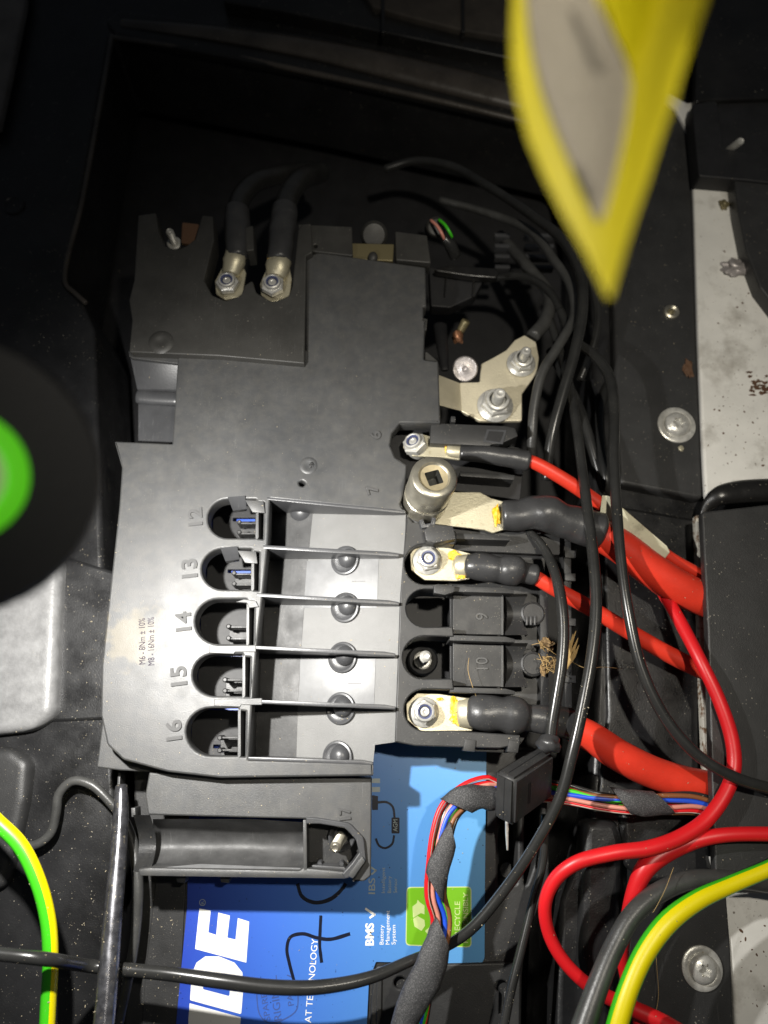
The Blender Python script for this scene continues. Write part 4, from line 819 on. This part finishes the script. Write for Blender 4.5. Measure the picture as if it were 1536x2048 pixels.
gy([(1640, 1690, 2, 15), (1536, 1738, 3, 15), (1460, 1770, 4, 16), (1395, 1800, 6, 18), (1335, 1845, 8, 20), (1290, 1905, 9, 20), (1258, 1975, 11, 20), (1232, 2060, 12, 21), (1215, 2140, 12, 21)], 'green and yellow striped wire sweeping across the lower right corner', 0, (0.06, 0.35))
gy([(-60, 1590, 10, 15), (-10, 1640, 10, 15), (40, 1690, 8, 15), (75, 1760, 6, 15), (96, 1840, 3, 15), (101, 1920, 0, 15), (97, 2000, -3, 15), (92, 2100, -5, 15)], 'green and yellow striped wire bending down at the lower left', 0.0, (0.32, 0.82))
# black wires
def wire(pts, label, m='wire', name='black_wire', r=10, **kw): return tag(tube(name, pts, m, r=r, **kw), label, 'wire')
wire([(770, 338, -60, 8), (830, 322, -55, 8), (900, 332, -48, 9), (975, 372, -38, 9), (1060, 428, -22, 10), (1125, 480, -12, 11), (1160, 545, -6, 11), (1165, 620, -4, 11), (1148, 710, -6, 11), (1125, 790, -10, 11), (1104, 870, -16, 11), (1092, 960, -26, 10)], 'black wire arching from the dark recess down past the silver bracket', 'wire')
wire([(880, 400, -50, 7), (980, 428, -45, 8), (1060, 462, -36, 9), (1108, 520, -26, 9), (1140, 570, -18, 9), (1148, 630, -14, 9), (1118, 690, -12, 10), (1085, 745, -12, 10), (1069, 810, -15, 10), (1064, 870, -20, 10), (1062, 930, -30, 9)], 'black wire bending closest along the right side of the silver bracket', 'wiregrey')
wire([(1160, 520, -22, 8), (1188, 580, -22, 8), (1196, 640, -24, 8), (1184, 700, -28, 8), (1160, 760, -34, 8)], 'short black wire loop just below the tip of the yellow tag', 'wire')
wire([(1120, 620, -26, 8), (1150, 680, -18, 9), (1190, 712, -12, 10), (1218, 752, -8, 11), (1228, 820, -5, 11), (1228, 920, -2, 11), (1234, 1030, 1, 11), (1242, 1120, 3, 10.5), (1256, 1220, 4, 11), (1284, 1340, 3, 11.5), (1330, 1435, 2, 12), (1395, 1510, 2, 12), (1470, 1555, 2, 12), (1560, 1582, -2, 12), (1640, 1600, -5, 12)], 'long black wire that crosses all red cables and leaves at the right edge', 'wire')
wire([(1100, 640, -30, 8), (1128, 730, -22, 9), (1150, 830, -14, 10), (1162, 920, -6, 10), (1176, 1030, 2, 11), (1188, 1130, 6, 11.5), (1192, 1220, 8, 12), (1184, 1310, 9, 12), (1168, 1400, 9, 12), (1146, 1500, 8, 12), (1120, 1595, 4, 11.5), (1070, 1690, -4, 11), (1005, 1785, -12, 11), (940, 1860, -17, 11), (880, 1898, -23, 10.5), (820, 1922, -20, 10.5), (740, 1955, -14, 12), (640, 1974, -10, 13.5), (540, 1974, -8, 14), (440, 1962, -7, 14), (340, 1948, -8, 13), (260, 1940, -10, 12.5), (180, 1932, -10, 12), (90, 1918, 16, 13), (0, 1908, 20, 13), (-80, 1900, 20, 13)], 'longest black wire sweeping from behind the silver bracket over the battery to the left edge', 'wire')
wire([(1090, 1630, -24, 8), (1086, 1720, -26, 8.5), (1064, 1810, -26, 8.5), (1042, 1900, -24, 9), (1022, 1980, -22, 9.5), (1004, 2070, -20, 10), (990, 2140, -20, 10)], 'black wire hanging down beside the battery from under the in-line fuse holder', 'wire')
wire([(30, 1690, -36, 9), (70, 1690, -36, 9), (100, 1668, -36, 9), (112, 1625, -35, 9), (118, 1588, -34, 9), (145, 1562, -33, 9), (180, 1568, -33, 9), (215, 1598, -34, 9), (250, 1645, -36, 10), (268, 1700, -34, 11), (276, 1770, -32, 11), (272, 1860, -32, 10), (258, 1950, -32, 10), (236, 2060, -32, 9)], 'grey-black wire curling behind the upright rod at the left', 'wiregrey')
# thin dark wires in the shaded hollow
for i, (pts, lab) in enumerate((([(1000, 470, -70, 10), (1060, 540, -50, 12), (1098, 590, -38, 12), (1092, 640, -30, 14), (1066, 672, -24, 14)], 'dark sleeved cable ending at the upper nut of the silver bracket'),
                  ([(960, 560, -60, 8), (1040, 552, -45, 8), (1090, 575, -35, 8), (1120, 620, -28, 8), (1128, 650, -26, 8)], 'thin dark wire bending above the sleeved cable'),
                  ([(1250, 700, -60, 9), (1200, 820, -40, 10), (1212, 960, -32, 10), (1222, 1000, -40, 9)], 'dark wire behind the long black wire'),
                  ([(1100, 700, -40, 9), (1160, 820, -34, 10), (1185, 900, -34, 10), (1210, 990, -38, 9)], 'deep black wire slanting behind the two front wires'))):
    wire(pts, lab, 'wiregrey' if i == 0 else 'wire')
# rod
rd = thing('steel_rod', P(236, 1700, -30), 'worn dark steel rod standing upright at the left of the battery', 'rod')
tube('rod_shaft', [(243, 1572, -22, 12), (241, 1640, -18, 15), (234, 1740, -12, 17), (225, 1840, -6, 18.5), (217, 1940, 0, 20), (207, 2060, 6, 21), (200, 2140, 10, 22)], 'rod', rd, seg=24)
wall('rod_plate', [(236, 1540), (241, 1540), (236, 1640), (222, 1760), (216, 1760), (230, 1640)], -24, -34, 'panel', rd, 0.2)

# ------------------------------------------------------------------ in-line fuse holder
V0 = P(1030, 1560, 14); e1 = P(990, 1542, 6)-V0; e2 = P(1110, 1507, -9.5)-V0; e3 = P(1026, 1655, 2.5)-V0
fh = thing('inline_fuse_holder', V0, 'black square in-line fuse holder hanging in front of the blue label', 'fuse holder')
bm = bmesh.new(); vs = [bm.verts.new(V0+e1*a+e2*b+e3*c) for a in (0, 1) for b in (0, 1) for c in (0, 1)]
for f in ((0, 1, 3, 2), (4, 6, 7, 5), (0, 4, 5, 1), (2, 3, 7, 6), (0, 2, 6, 4), (1, 5, 7, 3)): bm.faces.new([vs[i] for i in f])
bmesh.ops.recalc_face_normals(bm, faces=bm.faces)
bmesh.ops.bevel(bm, geom=list(bm.edges), offset=0.0018, segments=3, affect='EDGES')
me = bpy.data.meshes.new('case'); bm.to_mesh(me); bm.free(); link('case', me, 'block', fh)
def on_face(o_, ua, ub, na, a0, a1, b0, b1, h, name, m):
    nrm = na.normalized()*h
    q = [o_+ua*x+ub*y for x, y in ((a0, b0), (a1, b0), (a1, b1), (a0, b1))]
    hexa(name, [p+nrm for p in q], [p-nrm for p in q], m, fh, 0)
on_face(V0, e2, e3, -e1, 0.34, 0.38, 0.28, 0.72, 0.0002, 'latch_slot', 'blackshade')
on_face(V0, e2, e3, -e1, 0.385, 0.40, 0.28, 0.72, 0.0004, 'latch_edge', 'block')
on_face(V0, e1, e2, -e3, 0.49, 0.53, 0.1, 0.98, 0.00015, 'case_seam', 'blackshade')
on_face(V0, e1, e3, -e2, 0.49, 0.52, 0.05, 0.95, 0.00012, 'case_seam', 'blackshade')
blob('wire_boot', 1098, 1488, 2, 23, 19, 7, 'shrink', fh, amp=0.3, seed=1)
tube('holder_wire', [(1058, 1062, -16, 7), (1085, 1092, -10, 9), (1108, 1140, -2, 10.5), (1122, 1200, 2, 11.5), (1127, 1260, 3, 11.5), (1123, 1330, 3, 11.5), (1112, 1400, 2, 11.5), (1104, 1450, 1, 11.5), (1100, 1490, 0, 11.5)], 'wire', fh, seg=18)
tube('terminal_leg', [(1014, 1640, -20, 3.5), (1014, 1665, -22, 3.5), (1015, 1700, -24, 2)], 'steel', fh)

# ------------------------------------------------------------------ coloured wire harness with cloth tape
hn = thing('wire_harness', P(870, 1750, -35), 'bundle of coloured wires wrapped in black cloth tape over the blue label', 'wire harness')
spine = [(1440, 1622, -20), (1390, 1606, -19), (1340, 1604, -18), (1270, 1606, -18), (1200, 1600, -20), (1120, 1584, -24), (1050, 1576, -22), (990, 1578, -16), (940, 1590, -12), (900, 1622, -10), (882, 1670, -9), (874, 1730, -9), (872, 1790, -11), (884, 1835, -14), (880, 1880, -14), (860, 1930, -13), (850, 1990, -14), (836, 2060, -16), (822, 2140, -18)]
base = spline([Vector((*P(*p), R(*p, 1))) for p in spine], 0.0025)
XT = P(1020, 1578, -18).x
def strand(off, zoff, rad, cols, name='strand', stripe=None, ph=0.0, amp=0.75):
    n = len(base); out = []
    for i, p in enumerate(base):
        c = Vector(p[:3]); t = (Vector(base[min(i+1, n-1)][:3])-Vector(base[max(i-1, 0)][:3])).normalized(); s = t.cross(Vector((0, 0, 1))).normalized()
        xs_ = (c.x-XT)/0.012; s = s*max(-1, min(1, xs_)) if i < n*0.6 else -s
        u_ = i/n*9+ph; o_ = off+amp*5*math.sin(u_)+2.5*math.sin(u_*2.3+ph*2); q_ = c+s*p[3]*o_+Vector((0, 0, p[3]*(zoff+3*math.cos(u_*1.1+ph))))
        out.append(Vector((*q_, p[3]*rad)))
    link(name, tube_mesh(out, seg=12, stripe=stripe, twist=0), cols, hn, smooth=60)
strand(-19, 3, 4.6, ['whitewire', 'red'], stripe=(0.0, 0.3), ph=0.4)
strand(-13, -3, 4.4, ['red'], ph=1.1); strand(-8, 6, 4.4, ['pink', 'whitewire'], stripe=(0.5, 0.8), ph=2.0)
strand(-3, -4, 4.6, ['wire'], ph=0.2); strand(1, 5, 5.0, ['blue', 'whitewire'], stripe=(0.36, 0.5), ph=0.9)
strand(7, 0, 4.8, ['green'], ph=1.7); strand(12, 3, 4.6, ['brown'], ph=2.6); strand(16, -3, 4.6, ['wire'], ph=3.1)
strand(-15, -7, 4.4, ['brown'], ph=3.6); strand(8, -8, 5.0, ['orange'], ph=4.2); strand(-5, -9, 4.4, ['yellow', 'green'], stripe=(0, 0.5), ph=5.0)
def tape(pts, skew=0.0, flat=0.62, lab=None): 
    return link('cloth_tape', tube_mesh(spline(px4(pts), 0.0015), seg=26, flat=flat, lump=0.10, lscale=160, skew=skew, round_ends=False), 'tape', hn, smooth=60)
tape([(1004, 1592, -14, 20), (975, 1594, -12, 25), (940, 1598, -9, 28), (912, 1612, -8, 26)], skew=0.9)
tape([(905, 1668, -6, 16), (888, 1712, -5, 21), (874, 1752, -6, 23), (870, 1776, -7, 22)], skew=-1.2)
tape([(886, 1866, -10, 24), (872, 1906, -9, 31), (852, 1950, -8, 33), (826, 2000, -8, 29), (802, 2060, -9, 24), (780, 2140, -10, 22)], skew=-0.9)
tape([(1328, 1606, -16, 21), (1290, 1606, -15, 24), (1262, 1604, -15, 24), (1240, 1600, -16, 22)], skew=1.0)

tube('strand', [(862, 1930, -16, 5), (858, 1975, -15, 6), (852, 2020, -15, 6.5), (840, 2080, -16, 6.5), (826, 2140, -17, 6.5)], 'orange', hn)
tube('strand', [(846, 1960, -18, 5), (842, 2000, -15, 7), (834, 2050, -15, 8), (822, 2110, -16, 8)], 'green', hn)
tube('strand', [(872, 1860, -12, 4), (868, 1872, -11, 5), (862, 1900, -14, 5)], 'orange', hn)
# ------------------------------------------------------------------ silver bracket, upper connectors
bk = thing('terminal_bracket', P(980, 780, -26), 'bent silver terminal bracket bolted at the right of the fuse box', 'bracket')
plate('flat_arm', [(918, 765), (960, 764), (962, 728), (985, 716), (1013, 700), (1030, 680), (1049, 670), (1072, 684), (1078, 715), (1074, 746), (1058, 768), (1044, 788), (1044, 842), (960, 842), (922, 822)], -20, 3.2, 'bracket', bk, bev=0.5, r=4)
hexa('bent_arm', [P(878, 750, -10), P(919, 766, -19.6), P(923, 822, -19.6), P(876, 810, -10)], [P(878, 752, -14), P(919, 768, -23), P(923, 824, -23), P(876, 812, -14)], 'bracket', bk, 0.3)
lathe('stamped_disc', P(930, 738, -19), P(930, 738, 0), [(8.2, 0), (8.2, 2), (7.4, 3), (4, 2.6), (2, 3.2), (0.8, 2.2), (0, 2.2)], 'silverlump', bk)
for i, (px, py, z, k_, tip, lab, sl_) in enumerate(((990, 812, -19, 1.5, (996, 800), 'large flanged nut with long stud on the silver bracket', 6), (1042, 728, -19, 1.22, (1046, 716), 'smaller flanged nut with dark stud on the bracket corner', 8))):
    lock_nut(px, py, z, k_, lab, tip=None, ring=False, studlen=sl_, m='steel', rot=0.2+i)
tag(blob('copper_lug', 916, 674, -34, 10, 13, 4, 'copper', amp=0.8, seed=6), 'small coppery clamp piece behind the silver bracket', 'clamp')
tag(tube('clamp_bolt', [(920, 664, -36, 8), (932, 642, -30, 9)], 'brass'), 'short brass bolt sticking up behind the silver bracket', 'bolt')
tag(tube('clamp_strap', [(880, 650, -40, 14), (884, 690, -34, 12), (890, 740, -30, 8)], 'blackshade', flat=0.5), 'dark strap left of the coppery clamp piece', 'strap')
cn = thing('round_connector', P(870, 470, -14), 'round black connector with a pink and a green wire above the fuse box', 'connector')
lathe('shell', P(868, 458, -20), P(876, 450, 0), [(6.6, 0), (6.6, 12), (5.8, 13), (5.0, 12), (0, 11)], 'upper', cn)
tube('pink_lead', [(862, 441, -6, 3.2), (874, 452, -4, 3.2), (884, 468, -5, 3.2), (888, 478, -8, 3)], 'pink', cn)
tube('green_lead', [(878, 440, -6, 3.2), (890, 450, -4, 3.2), (899, 464, -5, 3.2), (904, 474, -8, 3)], 'green', cn)
tube('lead_sleeve', [(886, 474, -10, 8), (900, 490, -14, 12), (910, 512, -22, 12)], 'wire', cn)
sb = thing('side_module', P(920, 570, -40), 'dark plastic module with thin bright edges behind the fuse box', 'module')
plate('module_body', [(858, 535), (975, 545), (950, 592), (900, 615), (862, 612)], -34, 10, 'blackshade', sb, bev=0.6)
plate('module_lid', [(900, 530), (990, 536), (998, 544), (994, 556), (940, 552), (860, 540)], -26, 6, 'rim', sb, bev=0.8, r=6)
for xx in (891, 947): wall('module_edge', [(xx, 555), (xx+3, 555), (xx, 592), (xx-3, 592)], -32, -38, 'rim', sb, 0.2)
gr = thing('vent_grille', P(1040, 500, -60), 'dim row of ribbed vent slats in the dark hollow beside the yellow tag', 'grille')
for xx in (990, 1050):
    for k in range(4): wall('slat', [(xx, 466+21*k), (xx+(30 if xx < 1000 else 58), 467+21*k), (xx+(30 if xx < 1000 else 58), 474+21*k), (xx, 473+21*k)], -58, -64, 'fin', gr, 0.5)
# straw and soil nest
ns = thing('debris_clump', P(1100, 1310, -22), 'clump of dry soil and fibres caught behind the black wire', 'debris')
for k in range(9):
    blob('soil_crumb', 1096+random.uniform(-10, 14), 1312+random.uniform(-34, 34), -16+random.uniform(-4, 3), random.uniform(4, 9), random.uniform(4, 10), random.uniform(1, 3), 'soil', ns, amp=1.4, seed=k*3.1)
for k in range(16):
    x, y = 1092+random.uniform(-10, 16), 1300+random.uniform(-40, 40)
    tube('fibre', [(x, y, -14, 0.8), (x+random.uniform(-16, 16), y+random.uniform(-16, 16), -10, 0.7), (x+random.uniform(-26, 26), y+random.uniform(-26, 26), -13, 0.5)], 'straw', ns, seg=5)
sw = thing('dry_grass', P(1140, 1300, -14), 'tuft of dry yellow grass blades standing behind the black wire', 'grass')
for k, (x1, y1) in enumerate(((1152, 1262), (1156, 1276), (1146, 1268), (1158, 1290), (1136, 1262), (1150, 1300), (1140, 1280))):
    x0, y0 = 1134+random.uniform(-3, 3), 1335+random.uniform(-8, 6)
    tube('blade', [(x0, y0, -12, 1.6), ((x0+x1)/2+random.uniform(-3, 3), (y0+y1)/2, -8, 3.4), (x1, y1, -4, 0.6)], 'straw', sw, seg=6, flat=0.3)
def hair(pts, lab): tag(tube('loose_fibre', [(x, y, z, 0.5) for x, y, z in pts], 'straw', seg=5), lab, 'fibre')
hair([(1140, 1322, -8), (1170, 1336, 0), (1205, 1334, -10), (1245, 1338, -34)], 'long pale hair crossing behind the black wires right of the grass tuft')
hair([(938, 1316, -8), (936, 1340, -6), (944, 1370, -5), (952, 1392, -5)], 'curved pale hair lying across the number 10 channel')
hair([(1347, 1735, 0), (1330, 1780, 3), (1312, 1815, 4), (1306, 1825, 4)], 'short blond hair between the red cable and the green-yellow wire')
hair([(1310, 1880, -30), (1314, 1940, -32), (1317, 1990, -33), (1312, 2025, -33)], 'blond hair hanging on the black bracket beside the dome screw')

# ------------------------------------------------------------------ out-of-focus things near the camera
tc_ = P(-92, 950, 252); th_ = LAMP + (LAMP-AIM).normalized()*0.004
ax = (tc_-LAMP); Lt = ax.length*1000
tr = thing('torch', tc_, 'blurred black torch with a green ring held in front at the left edge', 'torch')
st_ = LAMP+ax.normalized()*0.004; Lt -= 4
lathe('torch_body', st_, tc_, [(14, 0), (25, 0.4), (25, 18), (23, 22), (23, Lt-8), (31, Lt-6), (31, Lt-2), (29.5, Lt), (14.5, Lt)], 'torch', tr, seg=40)
lathe('tail_ring', st_, tc_, [(14.6, Lt-0.3), (14.6, Lt+1.5), (13.6, Lt+2.3), (11, Lt+2.3), (10, Lt+1)], 'torchgreen', tr, seg=40, caps=False)
lathe('tail_button', st_, tc_, [(10.2, Lt), (10, Lt+1.4), (8, Lt+2.4), (0, Lt+2.8)], 'lens', tr, seg=32)
yt = thing('hanging_tag', P(1200, 200, 270), 'blurred yellow-edged pointed tag hanging at the top in front of everything', 'tag')
ZT = 303
def tz(x, y): return ZT-5*math.sin((x-1020)/380*math.pi)-(y)*0.02+(x-1020)/380*10
def sheet(name, rows_, m, th=0.5, lift=0.0):
    bm = bmesh.new(); g = []
    for y, xa, xb in rows_:
        g.append([bm.verts.new(P(xa+(xb-xa)*k/10, y, tz(xa+(xb-xa)*k/10, y)+lift)) for k in range(11)])
    for A, B in zip(g, g[1:]):
        for k in range(10): bm.faces.new((A[k], B[k], B[k+1], A[k+1]))
    bmesh.ops.solidify(bm, geom=list(bm.faces), thickness=th*0.001); bmesh.ops.recalc_face_normals(bm, faces=bm.faces)
    me = bpy.data.meshes.new(name); bm.to_mesh(me); bm.free(); return link(name, me, m, yt, smooth=60)
sheet('tag_sheet', [(-160, 1036, 1440), (0, 1026, 1412), (60, 1023, 1392), (130, 1024, 1368), (200, 1034, 1348), (280, 1056, 1320), (360, 1090, 1296), (430, 1126, 1272), (500, 1166, 1250), (550, 1192, 1236), (596, 1214, 1222)], 'tagyellow')
sheet('grey_window', [(-160, 1050, 1150), (0, 1052, 1192), (60, 1058, 1220), (120, 1068, 1248), (170, 1080, 1262), (240, 1104, 1254), (310, 1134, 1240), (370, 1160, 1226), (415, 1182, 1214), (440, 1194, 1204)], 'taggrey', 0.3, 0.5)
sheet('window_print', [(330, 1150, 1166), (350, 1156, 1172), (370, 1166, 1186), (395, 1176, 1196)], 'tagdark', 0.2, 0.9)
sheet('window_print', [(20, 1140, 1152), (80, 1166, 1182), (140, 1190, 1212)], 'tagdark', 0.2, 0.9)
sheet('fold_panel', [(-160, 1200, 1360), (0, 1204, 1318), (60, 1228, 1300), (110, 1250, 1280), (140, 1262, 1268)], 'taggold', 0.3, 0.5)

# ------------------------------------------------------------------ loose grit lying on the surfaces
bpy.context.view_layer.update()
dg = bpy.context.evaluated_depsgraph_get(); bm = bmesh.new(); rnd = random.Random(3)
zones = [((900, 1040, 1190, 1480), 260), ((1200, 1000, 1420, 1700), 170), ((120, 1000, 240, 2048), 260), ((0, 1450, 140, 2048), 110), ((240, 1750, 370, 2048), 110), ((230, 700, 900, 1560), 150), ((500, 1010, 800, 1530), 110),
         ((970, 1500, 1110, 2048), 110), ((1240, 1650, 1500, 2048), 50), ((1400, 350, 1536, 1000), 90), ((1200, 250, 1400, 900), 50), ((0, 300, 300, 900), 25), ((300, 1560, 740, 1760), 90), ((800, 1040, 960, 1200), 160), ((370, 1500, 970, 1930), 60)]
for (x0, y0, x1, y1), n in zones:
    for _ in range(int(n*1.8)):
        x, y = rnd.uniform(x0, x1), rnd.uniform(y0, y1); s = P(x, y, 45); d_ = Vector((0, 0, -1)); 
        hit, loc, nor, idx, ob, mw = SC.ray_cast(dg, s, (P(x, y, -60)-s).normalized())
        if not hit or nor.z < 0.5: continue
        rr = 0.00006+0.00028*rnd.random()**4
        mtx = Matrix.Translation(loc+nor*rr*0.4) @ Matrix.Rotation(rnd.uniform(0, 6.3), 4, Vector((rnd.random(), rnd.random(), 1))) @ Matrix.Diagonal((1+2.0*rnd.random()**3, 1, 0.6, 1))
        bmesh.ops.create_icosphere(bm, subdivisions=1, radius=rr, matrix=mtx)
me = bpy.data.meshes.new('g'); bm.to_mesh(me); bm.free()
o = link('grit', me, 'grain', smooth=0); o['kind'] = 'stuff'; tag(o, 'loose pale grit and dust grains lying on all the black surfaces', 'grit')
